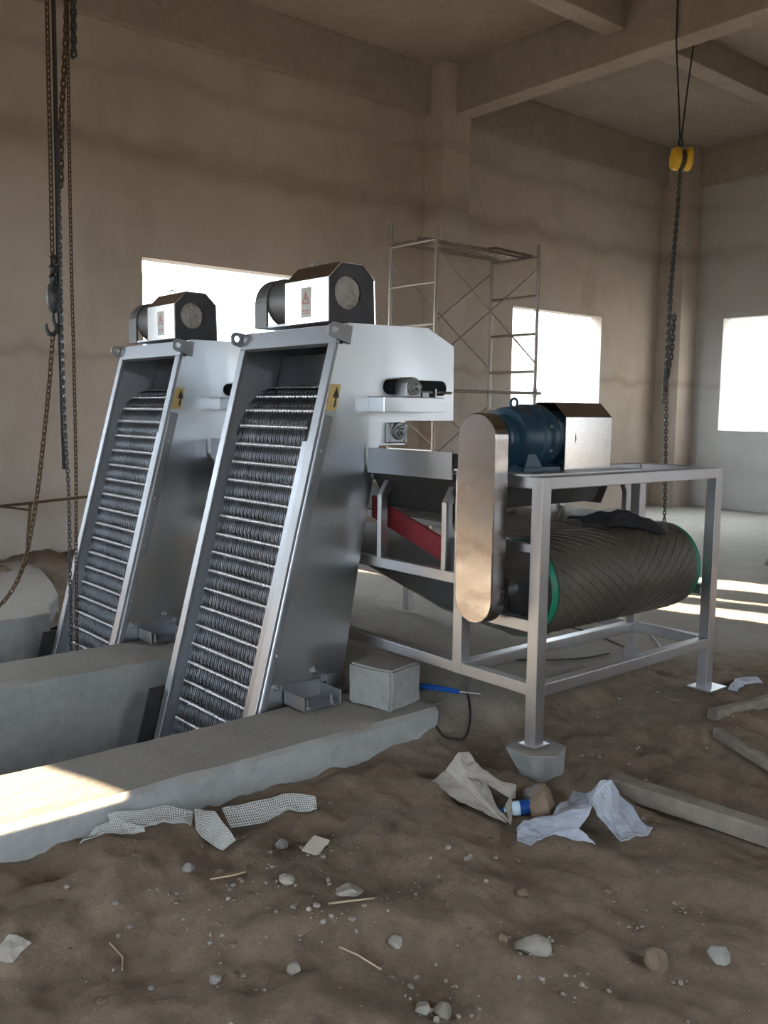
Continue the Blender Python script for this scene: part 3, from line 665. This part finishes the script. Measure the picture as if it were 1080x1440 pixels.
MB().tube([(sx[0]-.3, sy[0]-.05, 1.865), (sx[1]+.06, sy[0]-.05, 1.875)], .022, 10).build('ledger_tube', 'galvanised_tube', SC, smooth=True)
for y in (8.62, 9.06): MB().bar((sx[0]-.04, y, 3.74), (sx[1]+.04, y, 3.74), .03, .045).build('deck_rail', 'galvanised_tube', SC)
for i in range(13):
    if i in (3,): continue
    x = 7.90+i*.145; MB().box(x, x+.095, 8.60, 9.08, 3.762, 3.775).build('deck_slat', 'galvanised_tube', SC)
MB().bar((8.9, 8.42, 3.735), (9.72, 8.50, 3.735), .12, .03).build('deck_board', 'dark_wood', SC)

# ------------------------------------------------------------------ chain hoists
def spline(pts, step):
    P = [Vector(p) for p in pts]; out = []; carry = 0.0
    dense = []
    for i in range(len(P)-1):
        p0 = P[max(i-1, 0)]; p1 = P[i]; p2 = P[i+1]; p3 = P[min(i+2, len(P)-1)]
        for q in range(24):
            tq = q/24; dense.append(0.5*((2*p1)+(p2-p0)*tq+(2*p0-5*p1+4*p2-p3)*tq*tq+(3*p1-p0-3*p2+p3)*tq**3))
    dense.append(P[-1]); out = [dense[0]]; acc = 0
    for a, b in zip(dense, dense[1:]):
        L = (b-a).length; d = 0
        while acc + (L-d) >= step:
            d += step-acc; out.append(a+(b-a)*(d/L)); acc = 0
        acc += L-d
    return out
def chain(pts, link=0.05, wire=0.0055, ph=0.0):
    m = MB(); step = link*0.74; c = spline(pts, step)
    for i in range(len(c)-1):
        a, b = c[i], c[i+1]; d = (b-a).normalized(); mid = (a+b)/2
        ref = Vector((math.cos(ph), math.sin(ph), 0)) if i % 2 else Vector((-math.sin(ph), math.cos(ph), 0))
        u = (ref-d*ref.dot(d)).normalized(); ring = []
        hw = link*.26; hl = link*.5-hw
        for k2 in range(10):
            an = 2*math.pi*k2/10; ring.append(mid+u*hw*math.cos(an)+d*(hw*math.sin(an)+(hl if math.sin(an) >= 0 else -hl)))
        m.tube(ring, wire, 5, closed=True)
    return m
def Y(pts, y, dy=0): return [(p[0], y+dy, p[1]) for p in pts]
HL = empty('chain_hoist', (2.45, 6.4, ZS)); tag(HL, 'chain hoist with a hook and long rusty chains hanging left of the screens', 'chain hoist')
MB().box(2.36, 2.56, 6.33, 6.47, 6.05, 6.30).lathe((2.46, 6.31, 6.18), 'y', [(0, .11), (.18, .11)], 20).build('hoist_body', 'dark_steel', HL, bevel=0.01)
MB().tube([(2.46, 6.4, 6.30), (2.46, 6.4, ZS)], .012, 8).build('suspension_hook', 'dark_chain', HL)
top = 6.08
hb = MB().lathe((2.379, 6.4, 2.25), 'z', [(0, .018), (.02, .035), (.10, .045), (.17, .04), (.21, .018)], 14).build('hook_block', 'dark_chain', HL, smooth=True)
hk = [(2.375, 2.26), (2.378, 2.20), (2.392, 2.165), (2.395, 2.13), (2.375, 2.10), (2.345, 2.105), (2.328, 2.14), (2.326, 2.175)]
MB().tube(Y(hk, 6.4), [.012, .014, .016, .018, .019, .017, .013, .007], 10).build('hook', 'dark_chain', HL, smooth=True)
for kx in (0, 1, 2):
    MB().lathe((2.372+.012*kx, 6.38+.02*kx, 2.44+.07*kx), 'z', [(0, .012), (.025, .03), (.055, .03), (.075, .012)], 8).build('chain_knot', 'dark_chain', HL, smooth=True)
chain(Y([(2.40, top), (2.394, 4.717), (2.389, 3.857), (2.387, 3.254), (2.383, 2.781), (2.38, 2.46)], 6.4), .055, .006, .4).build('load_chain', 'rust_chain', HL, smooth=True)
m = MB()
w2 = [(2.45, top), (2.446, 4.735), (2.44, 3.777), (2.437, 3.31), (2.429, 2.449), (2.431, 1.961), (2.433, 1.464), (2.435, 1.162)]
for a, b in zip(w2, w2[1:]): m.bar((a[0], 6.42, a[1]), (b[0], 6.42, b[1]), .05, .014, (0.76, -0.64, 0))
m.build('sling_strap', 'webbing', HL)
chain(Y([(2.53, top), (2.524, 4.76), (2.518, 4.349), (2.50, 4.023), (2.478, 3.739), (2.462, 3.526), (2.45, 3.1)], 6.38), .06, .007, .2).build('load_chain', 'rust_chain', HL, smooth=True)
chain(Y([(2.54, top), (2.539, 4.765), (2.528, 4.168), (2.522, 3.562), (2.518, 3.182), (2.514, 2.458), (2.515, 1.866), (2.51, 1.057), (2.495, .438), (2.486, -.3)], 6.4), .042, .0045, .3).build('hand_chain', 'rust_chain', HL, smooth=True)
chain(Y([(2.60, top), (2.583, 4.779), (2.573, 4.365), (2.567, 3.985)], 6.4), .06, .011, .7).build('chain_end', 'dark_chain', HL, smooth=True)
chain(Y([(2.37, 2.10), (2.336, 1.76), (2.291, 1.415), (2.235, 1.018), (2.183, .746), (2.138, .55), (2.055, .358), (1.927, .218), (1.7, .12), (1.4, .08)], 6.4), .055, .006, .5).build('slack_chain', 'rust_chain', HL, smooth=True)
chain(Y([(2.43, 3.5), (2.428, 2.786), (2.423, 2.059), (2.428, 1.464), (2.442, 1.009), (2.439, .495), (2.428, -.3)], 6.37), .042, .0045, .1).build('hand_chain', 'dark_chain', HL, smooth=True)

HR = empty('chain_hoist', (9.53, 6.1, 4.4)); tag(HR, 'yellow pulley chain hoist slung by ropes from the main ceiling beam', 'chain hoist')
for pts in ([(9.34, 6.1, ZS-.02), (9.345, 6.1, 5.79), (9.46, 6.1, 5.1), (9.515, 6.1, 4.74)], [(9.70, 6.1, ZS-.02), (9.695, 6.1, 5.80), (9.60, 6.1, 5.2), (9.54, 6.1, 4.74)]):
    MB().tube(pts, .010, 8).build('sling_rope', 'webbing', HR, smooth=True)
MB().tube([(9.53+.035*math.cos(a), 6.1, 4.70+.045*math.sin(a)) for a in [2*math.pi*i/14 for i in range(14)]], .014, 8, closed=True).build('top_hook', 'dark_chain', HR, smooth=True)
axv = Vector((0.80, -0.60, 0))
for o3, nm in ((-.105, 'pulley_cover'), (.03, 'pulley_cover')):
    MB().lathe(Vector((9.545, 6.1, 4.525))+axv*o3, axv, [(0, .07), (.012, .115), (.05, .13), (.075, .13)], 28).build(nm, 'yellow_paint', HR, smooth=True)
MB().lathe(Vector((9.545, 6.1, 4.525))+axv*-.03, axv, [(0, .10), (.06, .10)], 24).build('chain_wheel', 'dark_chain', HR, smooth=True)
chain([(9.55, 6.1, 4.45), (9.533, 6.1, 3.915), (9.489, 6.1, 3.108), (9.47, 6.1, 2.456), (9.481, 6.1, 1.797), (9.522, 6.1, 1.128), (9.552, 6.1, .583), (9.56, 6.1, .12)], .06, .008, .3).build('hand_chain', 'dark_chain', HR, smooth=True)
chain([(9.56, 6.1, 4.45), (9.55, 6.12, 3.9), (9.52, 6.14, 3.0), (9.515, 6.14, 2.4), (9.50, 6.14, 1.72)], .06, .008, .5).build('load_chain', 'dark_chain', HR, smooth=True)
chain([(9.50, 6.06, 2.75), (9.48, 6.06, 2.3), (9.455, 6.08, 2.12)], .075, .010, .8).build('load_chain', 'dark_chain', HR, smooth=True)
MB().tube([(9.455, 6.08, 2.12), (9.43, 6.08, 2.05), (9.395, 6.08, 1.96), (9.40, 6.08, 1.90), (9.44, 6.08, 1.88), (9.465, 6.08, 1.92)], [.03, .038, .022, .02, .018, .01], 10).build('hook', 'dark_chain', HR, smooth=True)

# thin iron bending stand by the back wall
TR = empty('iron_stand', (3.3, 9.3, 0.0)); tag(TR, 'thin dark iron stand with a long bar beside the back wall', 'stand')
MB().tube([(1.9, 9.3, .60), (2.87, 9.3, .617), (3.86, 9.3, .672)], .014, 8).build('bar', 'rust_chain', TR, smooth=True)
MB().tube([(2.87, 9.3, .617), (3.17, 9.3, .56), (3.186, 9.3, .635)], .011, 8).build('brace', 'rust_chain', TR, smooth=True)
MB().tube([(3.17, 9.3, .62), (3.106, 9.3, .0)], .016, 8).build('leg', 'rust_chain', TR, smooth=True)
MB().tube([(2.2, 9.3, .60), (2.15, 9.3, .0)], .016, 8).build('leg', 'rust_chain', TR, smooth=True)
MB().lathe((3.885, 9.3, .70), (0.76, -0.64, 0), [(-.02, .05), (-.01, .075), (.01, .075), (.02, .05)], 14).build('handwheel', 'dark_steel', TR, smooth=True)

# ------------------------------------------------------------------ loose things on the ground
def warp(mb, amp, sc, seed=0.0):
    mb.v = [tuple(Vector(p)+noise.noise_vector(Vector(p)*sc+Vector((seed, seed*2, 0)))*amp) for p in mb.v]; return mb
def rock_mesh(seed, sx_, sy_, sz_, sub=3, flat=0.35):
    bm = bmesh.new(); bmesh.ops.create_icosphere(bm, subdivisions=sub, radius=1.0)
    rnd = random.Random(seed); cuts = [(Vector((rnd.uniform(-1, 1), rnd.uniform(-1, 1), rnd.uniform(-.6, 1))).normalized(), rnd.uniform(.55, .85)) for _ in range(7)]
    m = MB()
    for v in bm.verts:
        p = v.co.copy()
        for nn, d in cuts:
            e = p.dot(nn)-d
            if e > 0: p -= nn*e
        p *= 1+0.12*noise.noise(p*2.2+Vector((seed, 0, 0)))+.05*noise.noise(p*6+Vector((seed, 0, 0)))
        m.v.append((p.x*sx_, p.y*sy_, p.z*sz_))
    m.f = [tuple(x.index for x in f.verts) for f in bm.faces]; bm.free(); return m
def rock(name, x, y, sx_, sy_, sz_, mat, label, seed, group=None, sink=.35, cat='stone'):
    m = rock_mesh(seed, sx_, sy_, sz_); z = gz(x, y)+sz_*(1-sink)*.8
    me = m.build(name, mat, None, smooth=True, origin=(0, 0, 0)); me.location = (x, y, z); me.rotation_euler = (0, 0, seed*1.7)
    return tag(me, label, cat, group)
# grey concrete cube on the end of the channel wall
m = MB(); bm = bmesh.new(); bmesh.ops.create_cube(bm, size=1.0); bmesh.ops.bevel(bm, geom=list(bm.edges), offset=.05, segments=2, affect='EDGES'); bmesh.ops.subdivide_edges(bm, edges=list(bm.edges), cuts=3, use_grid_fill=True)
m.v = [tuple(v.co) for v in bm.verts]; m.f = [tuple(x.index for x in f.verts) for f in bm.faces]; bm.free()
m.v = [(x*.27, y*.30, z*.225) for x, y, z in m.v]; warp(m, .006, 9)
o = m.build('concrete_block', 'channel_concrete', None, smooth=True); o.location = (3.165, 3.72, .118); o.rotation_euler = (0, 0, math.radians(12)); tag(o, 'rough grey concrete cube beside the nearer screen foot', 'concrete block')
# broken slab under the near conveyor leg
m = MB(); tp_ = [(3.19, 2.70), (3.30, 2.61), (3.44, 2.675), (3.46, 2.84), (3.33, 2.90), (3.20, 2.86)]; bt = [(3.31, 2.74), (3.36, 2.70), (3.46, 2.70), (3.47, 2.84), (3.36, 2.88), (3.30, 2.82)]
m.add([(x, y, -.003) for x, y in tp_]+[(x, y, -.19) for x, y in bt], [tuple(range(6)), tuple(range(6, 12))[::-1]]+[(i, i+6, (i+1) % 6+6, (i+1) % 6) for i in range(6)])
o = m.build('concrete_chunk', 'channel_concrete', None, bevel=.008); tag(o, 'wedge of broken concrete under the near conveyor leg', 'concrete chunk')
# timbers
def timber(p0, p1, w, h, label, mat='weathered_wood'):
    a, b = Vector(p0), Vector(p1); m = MB(); N = 14; d = (b-a).normalized(); sd_ = d.cross(Vector((0, 0, 1))).normalized(); vs = []
    for i in range(N+1):
        c = a+(b-a)*(i/N); jw = 1+.10*noise.noise(c*5); 
        for u, v in ((-.5, 0), (.5, 0), (.5, .85), (.38, 1), (-.38, 1), (-.5, .85)): vs.append(c+sd_*u*w*jw+Vector((0, 0, v*h*(1+.08*noise.noise(c*7+Vector((u, v, 0)))))))
    m.add(vs, [(i*6+q, i*6+(q+1) % 6, i*6+6+(q+1) % 6, i*6+6+q) for i in range(N) for q in range(6)]+[tuple(range(6))[::-1], tuple(N*6+q for q in range(6))])
    o = m.build('timber', mat, None); return tag(o, label, 'timber', 'loose timbers on the soil')
timber((3.50, 2.44, gz(3.5, 2.44)-.01), (3.66, 1.10, gz(3.66, 1.1)), .10, .075, 'thick weathered timber beside the white sack')
timber((4.44, 2.485, gz(4.44, 2.485)+.0), (5.9, 2.36, gz(5.9, 2.36)), .06, .055, 'timber farthest back at the right edge')
timber((4.27, 2.36, gz(4.27, 2.36)), (4.02, 1.55, gz(4.02, 1.55)), .05, .045, 'thin middle timber between the two others at the right edge')

# crumpled sheets: polygon fan subdivided and crumpled
def sheet(polys, name, mat, amp, sc, cuts=4, thick=.003, seed=0.0, clamp=True):
    bm = bmesh.new()
    for poly in polys:
        vs = [bm.verts.new(p) for p in poly]; bm.faces.new(vs)
    bmesh.ops.remove_doubles(bm, verts=bm.verts, dist=.001)
    bmesh.ops.triangulate(bm, faces=bm.faces); bmesh.ops.subdivide_edges(bm, edges=bm.edges, cuts=cuts, use_grid_fill=True)
    for v in bm.verts:
        v.co += noise.noise_vector(v.co*sc+Vector((seed, 0, 0)))*amp + noise.noise_vector(v.co*sc*2.7+Vector((seed, 3, 0)))*amp*.4
        if clamp: v.co.z = max(v.co.z, gz(v.co.x, v.co.y)+.004)
    me = bpy.data.meshes.new(name); bm.to_mesh(me); bm.free(); me.materials.append(MAT[mat])
    o = bpy.data.objects.new(name, me); col.objects.link(o); md = o.modifiers.new('thickness', 'SOLIDIFY'); md.thickness = thick; md.offset = 0
    WL[o] = Vector((0, 0, 0)); return o
A = [(2.764, 2.396, -.12), (2.824, 2.398, -.10), (2.907, 2.349, -.09), (2.845, 2.282, -.12), (2.737, 2.288, -.14), (2.717, 2.343, -.135)]
B1 = [(2.907, 2.349, -.09), (3.177, 2.42, -.079), (3.195, 2.36, -.08), (3.151, 2.26, .033), (3.038, 2.22, -.036), (2.956, 2.22, -.102), (2.845, 2.282, -.12)]
B2 = [(2.956, 2.22, -.102), (2.964, 2.13, -.156), (2.926, 2.22, -.139), (2.845, 2.282, -.12)]
C1 = [(3.151, 2.26, .033), (3.204, 2.25, .022), (3.273, 2.24, -.06), (3.247, 2.06, -.158), (3.018, 2.06, -.122), (3.049, 2.12, -.12), (3.038, 2.22, -.036)]
o = sheet([A, B1, B2, C1], 'woven_sack', 'woven_sack', .015, 13, 5, .004, 1.0); tag(o, 'crumpled white woven sack with smudged print on the soil', 'sack')
p1 = [(2.852, 3.0, -.143), (2.954, 3.02, -.116), (2.916, 2.86, -.118), (2.848, 2.68, -.125), (2.828, 2.5, -.150), (2.80, 2.66, -.138), (2.829, 2.86, -.150)]
p2 = [(3.029, 3.0, -.043), (3.066, 2.97, -.039), (3.023, 2.86, -.062), (2.962, 2.75, -.093), (2.884, 2.62, -.124), (2.841, 2.5, -.150), (2.846, 2.64, -.111), (2.942, 2.86, -.083)]
p3 = [(3.023, 2.86, -.062), (3.033, 2.72, -.088), (3.059, 2.66, -.095), (3.016, 2.62, -.131), (2.987, 2.62, -.126), (2.962, 2.75, -.093)]
p4 = [(2.987, 2.62, -.106), (2.90, 2.58, -.115), (2.841, 2.5, -.150), (2.821, 2.47, -.146)]
p5 = [(2.954, 3.02, -.116), (3.029, 3.0, -.043), (2.942, 2.86, -.083), (2.846, 2.64, -.111), (2.828, 2.5, -.150), (2.848, 2.68, -.125), (2.916, 2.86, -.118)]
o = sheet([p1, p2, p3, p4, p5], 'paper_bag', 'kraft_paper', .010, 13, 4, .004, 4.0); tag(o, 'torn grey cement paper bag lying left of the white sack', 'paper bag')
o = sheet([[(4.92, 2.66, .0), (5.10, 2.72, .02), (5.26, 2.66, .015), (5.22, 2.60, .0), (5.05, 2.63, .012), (4.93, 2.61, .0)]], 'paper_scrap', 'woven_sack', .010, 14, 3, .003, 7.0); tag(o, 'white paper scrap on the ground by the right conveyor leg', 'paper')
o = sheet([[(0.79, 2.80, -.1), (0.86, 2.83, -.06), (0.90, 2.76, -.07), (0.83, 2.73, -.1)]], 'paper_scrap', 'kraft_paper', .012, 20, 3, .003, 9.0); tag(o, 'pale crumpled paper scrap at the left edge of the soil', 'paper')
# bottle
BT = empty('plastic_bottle', (2.95, 2.55, gz(2.95, 2.55)+.035)); tag(BT, 'small clear plastic bottle with blue label between paper bag and brown stone', 'bottle')
bc = Vector((2.94, 2.585, gz(2.94, 2.585)+.04)); bd = Vector((.80, -.58, .08)).normalized()
MB().lathe(bc, bd, [(-.03, .012), (-.012, .012), (0, .024), (.02, .032), (.05, .033), (.095, .033), (.11, .028)], 18).build('body', 'bottle_plastic', BT, smooth=True)
MB().lathe(bc, bd, [(.042, .0338), (.088, .0338)], 18).build('label_band', 'blue_plastic', BT, smooth=True)
MB().lathe(bc, bd, [(-.045, .014), (-.028, .014)], 14).build('cap', 'blue_plastic', BT, smooth=True)
# black cloth on the belt
vs = []; fs2 = []; NU, NV = 16, 10
for j in range(NV+1):
    for i in range(NU+1):
        u, v = i/NU, j/NV
        x = 4.17+.40*u+.08*(v-.5)+.05*noise.noise(Vector((u*3, v*3, 1))); y = 2.93+.34*v+.10*(u-.5)*-1.2+.05*noise.noise(Vector((u*3, v*3, 5)))
        y = max(y, DY-.2); zb = .988 if y > 3.12 else DZ+math.sqrt(max(0, .272**2-(y-DY)**2)); fade = min(1, 4*min(u, 1-u, v, 1-v)+.15)
        vs.append((x, y, zb+.012+.05*fade*(.55+noise.noise(Vector((u*4, v*4, 2.2))))))
fs2 = [(j*(NU+1)+i, j*(NU+1)+i+1, (j+1)*(NU+1)+i+1, (j+1)*(NU+1)+i) for j in range(NV) for i in range(NU)]
o = MB().add(vs, fs2).build('black_cloth', 'black_cloth', None, smooth=True); md = o.modifiers.new('thickness', 'SOLIDIFY'); md.thickness = .012; tag(o, 'crumpled black cloth lying on the conveyor belt', 'cloth')
# blue tool and cables
TL = empty('blue_tool', (3.60, 3.70, .0)); tag(TL, 'blue handled hand tool lying behind the concrete cube', 'tool')
z0 = gz(3.58, 3.7)
MB().tube([(3.50, 3.88, z0+.022), (3.57, 3.74, z0+.022), (3.63, 3.60, z0+.02)], [.016, .019, .014], 10).build('handle', 'blue_plastic', TL, smooth=True)
MB().tube([(3.63, 3.60, z0+.02), (3.70, 3.50, z0+.018)], .006, 8).build('shank', 'cast_steel', TL, smooth=True)
def cable(pts, r, label, mat='black_rubber'):
    q = spline([(x, y, gz(x, y)+r) for x, y in pts], .03); o = MB().tube([(p.x, p.y, max(p.z, gz(p.x, p.y)+r*.8)) for p in q], r, 7).build('cable', mat, None, smooth=True); return tag(o, label, 'cable')
cable([(3.36, 3.60), (3.33, 3.42), (3.39, 3.33), (3.56, 3.44), (3.73, 3.64), (3.9, 3.8)], .006, 'thin black cable curling beside the concrete cube')
cable([(5.46, 4.30), (5.43, 4.04), (5.33, 3.72), (5.25, 3.55), (5.2, 3.5)], .007, 'black cable on the floor behind the drum')
cable([(5.71, 3.70), (5.46, 3.46)], .009, 'short black cable piece near the right conveyor leg')
cable([(4.2, 4.15), (4.37, 3.99), (4.52, 3.81), (4.83, 3.64), (5.1, 3.62)], .006, 'black cable on the floor under the conveyor frame')

# plastic mesh ribbon along the channel wall
def net(name, U, L, label, nc=.010, nr=.012):
    # U, L: edge polylines; real strands woven over a faint film
    def res(P, n):
        P = [Vector(p) for p in P]; seg = [(b-a).length for a, b in zip(P, P[1:])]; T = sum(seg); out = []
        for i in range(n+1):
            d = T*i/n; k = 0
            while k < len(seg)-1 and d > seg[k]: d -= seg[k]; k += 1
            out.append(P[k]+(P[k+1]-P[k])*min(1, d/max(seg[k], 1e-6)))
        return out
    T = sum((Vector(b)-Vector(a)).length for a, b in zip(U, U[1:])); n = max(4, int(T/nc)); u = res(U, n); l = res(L, n); h = (u[0]-l[0]).length; k = max(3, int(max((a-b).length for a, b in zip(u, l))/nr))
    G = [[a.lerp(b, j/k) for j in range(k+1)] for a, b in zip(u, l)]
    for row in G:
        for p in row:
            p += noise.noise_vector(p*9)*.012; p.z = max(p.z, gz(p.x, p.y)+.006)
            if p.y > 3.44: p.y = 3.44
    m = MB(); r = .0016
    for row in G: m.tube(row, r, 4)
    for j in range(k+1): m.tube([row[j] for row in G], r, 4)
    o = empty(name, tuple(G[0][0])); tag(o, label, 'plastic mesh', 'white mesh scraps by the channel wall'); st = m.build('strands', 'mesh_strand', o); st['kind'] = 'stuff'
    fm = MB(); kk = k+1; fm.add([p for row in G for p in row], [(i*kk+j, i*kk+j+1, (i+1)*kk+j+1, (i+1)*kk+j) for i in range(n) for j in range(k)]); fm.build('film', 'mesh_film', o, smooth=True)
    return o
net('plastic_mesh', [(1.381, 3.43, -.08), (1.464, 3.421, -.075), (1.56, 3.34, -.11)], [(1.308, 3.385, -.15), (1.413, 3.377, -.15), (1.553, 3.328, -.15)], 'leftmost white plastic mesh scrap bunched against the channel wall')
net('plastic_mesh', [(1.44, 3.44, -.05), (1.544, 3.44, -.07), (1.699, 3.43, -.085), (1.785, 3.36, -.10)], [(1.459, 3.42, -.13), (1.545, 3.399, -.14), (1.637, 3.358, -.15), (1.728, 3.269, -.15)], 'long flat white plastic mesh along the foot of the channel wall')
net('plastic_mesh', [(1.785, 3.344, -.09), (1.83, 3.24, -.08), (1.80, 3.02, -.11)], [(1.735, 3.24, -.14), (1.74, 3.15, -.14), (1.763, 3.06, -.15)], 'folded triangular white plastic mesh scrap in the middle of the row')
net('plastic_mesh', [(1.882, 3.267, -.09), (2.031, 3.239, -.09), (2.168, 3.223, -.085), (2.261, 3.121, -.09)], [(1.893, 3.204, -.15), (1.992, 3.16, -.15), (2.153, 3.146, -.15), (2.25, 3.095, -.15)], 'rightmost strip of white plastic mesh below the concrete cube')

# tile scrap, stones, sticks
m = MB().box(-.055, .055, -.035, .035, -.004, .004); o = m.build('tile_scrap', 'white_tile', None, bevel=.001); o.location = (2.02, 2.78, gz(2.02, 2.78)+.02); o.rotation_euler = (.12, -.08, .5); tag(o, 'small flat pale tile scrap on the soil', 'tile')
G_ = 'loose stones on the soil'
rock('stone', 2.99, 2.44, .062, .058, .095, 'stone_brown', 'upright brown stone holding down the white sack', 3, G_, .2)
rock('stone', 3.16, 2.62, .085, .06, .045, 'stone_grey', 'grey stone just behind the upright brown stone', 4, G_)
rock('stone', 2.175, 1.80, .066, .05, .042, 'stone_pale', 'largest pale stone in the foreground', 5, G_)
rock('stone', 2.45, 1.515, .045, .04, .045, 'stone_brown', 'brown stone at lower right, right of the largest pale stone', 6, G_)
rock('stone', 2.61, 1.395, .04, .035, .035, 'stone_grey', 'angular grey stone nearest the lower right corner', 7, G_)
rock('stone', 1.83, 2.08, .026, .024, .022, 'stone_pale', 'round pale stone left of the largest one', 8, G_)
rock('stone', 1.89, 2.40, .05, .035, .024, 'stone_pale', 'flat chalky stone in the middle of the soil', 9, G_)
rock('stone', 1.77, 1.79, .034, .028, .022, 'stone_pale', 'pale stone at the bottom edge of the picture', 10, G_)
rock('stone', 1.715, 1.83, .028, .024, .02, 'stone_pale', 'small pale stone beside the one at the bottom edge', 11, G_)
rock('stone', 1.97, 2.95, .03, .026, .024, 'stone_grey', 'grey stone just behind the tile scrap', 12, G_)
rock('stone', 1.54, 2.93, .026, .022, .02, 'stone_grey', 'grey stone below the mesh scraps on the left', 13, G_)
rock('stone', 1.755, 2.60, .036, .026, .02, 'stone_pale', 'flattish stone in front of the tile scrap', 14, G_)
rock('stone', 1.50, 2.17, .03, .024, .02, 'stone_pale', 'pale stone at lower centre left', 15, G_)
rock('stone', 2.42, 2.05, .03, .03, .02, 'stone_brown', 'small brown stone behind the largest pale stone', 16, G_)
rock('stone', 1.33, 2.36, .022, .02, .016, 'stone_grey', 'small grey stone at lower left', 17, G_)
rock('stone', 5.35, 3.05, .05, .04, .03, 'stone_grey', 'stone beyond the right conveyor leg', 18, G_)
rock('stone', 9.9, 4.9, .14, .10, .07, 'stone_grey', 'grey lump on the floor at the far right edge', 19, G_)
rock('stone', 6.15, 6.6, .12, .08, .06, 'stone_brown', 'dark lump on the floor seen under the conveyor', 20, G_)
rock('stone', 2.78, 7.22, .11, .08, .06, 'stone_grey', 'dark stone on the broken edge of the far slab', 21, G_, .2)
def stick(pts, r, label):
    q = [(x, y, gz(x, y)+r+h) for x, y, h in pts]; o = MB().tube(q, r, 6).build('stick', 'dry_straw', None, smooth=True); tag(o, label, 'stick', 'dry sticks on the soil')
stick([(1.80, 2.40, .0), (1.84, 2.34, .004), (1.90, 2.27, .0)], .0035, 'dry stalk lying right of the flat chalky stone')
stick([(1.72, 2.02, .0), (1.69, 2.10, .01), (1.68, 2.18, .0)], .003, 'dry stalk left of the round pale stone')
stick([(1.13, 2.60, .0), (1.16, 2.66, .01), (1.15, 2.74, .0)], .003, 'dry twig at the left of the soil')
stick([(1.58, 2.84, .0), (1.65, 2.80, .015), (1.70, 2.79, .0)], .003, 'curved dry twig near the grey stone')
# uncountable grit and pebbles scattered over the soil
pm_ = MB(); rp = random.Random(11); base = []
for sd3 in range(5):
    r0 = rock_mesh(50+sd3, 1, 1, .7, sub=1); base.append(r0)
clusters = [(1.9, 2.5, .3), (1.75, 2.3, .3), (1.6, 2.5, .25), (2.0, 2.75, .2), (2.2, 1.7, .2), (1.75, 1.85, .15), (2.6, 1.6, .3), (1.35, 2.75, .3), (3.9, 2.6, .4)]
for i in range(520):
    if i % 3:
        c = rp.choice(clusters); x = rp.gauss(c[0], c[2]*.6); y = rp.gauss(c[1], c[2]*.6)
    else: x = rp.uniform(.9, 4.6); y = rp.uniform(1.1, 3.3)
    if y > 3.42 and x < 3.4: continue
    rr = .0035+.012*rp.random()**3.5; b_ = rp.choice(base); a_ = rp.uniform(0, 6.28); ca_, sa_ = math.cos(a_), math.sin(a_); zz_ = gz(x, y)+rr*.3
    pm_.add([(x+rr*(p[0]*ca_-p[1]*sa_), y+rr*(p[0]*sa_+p[1]*ca_), zz_+rr*p[2]) for p in b_.v], b_.f)
cm_ = MB()
for i in range(170):
    x = rp.uniform(.9, 4.4); y = rp.uniform(1.1, 3.25)
    if i % 2: c = rp.choice(clusters); x = rp.gauss(c[0], c[2]); y = min(3.3, rp.gauss(c[1], c[2]))
    rr = .009+.016*rp.random()**2; b_ = rp.choice(base); a_ = rp.uniform(0, 6.28); ca_, sa_ = math.cos(a_), math.sin(a_); zz_ = gz(x, y)-rr*.1
    cm_.add([(x+rr*(p[0]*ca_-p[1]*sa_), y+rr*(p[0]*sa_+p[1]*ca_), zz_+rr*.8*p[2]) for p in b_.v], b_.f)
o = cm_.build('dirt_clods', 'clod_soil', None, smooth=True); o['kind'] = 'stuff'; tag(o, 'small brown clods of earth scattered over the soil', 'clods')
o = pm_.build('grit', 'stone_pale', None, smooth=True); o['kind'] = 'stuff'; tag(o, 'fine grit and pebbles scattered over the soil', 'grit')
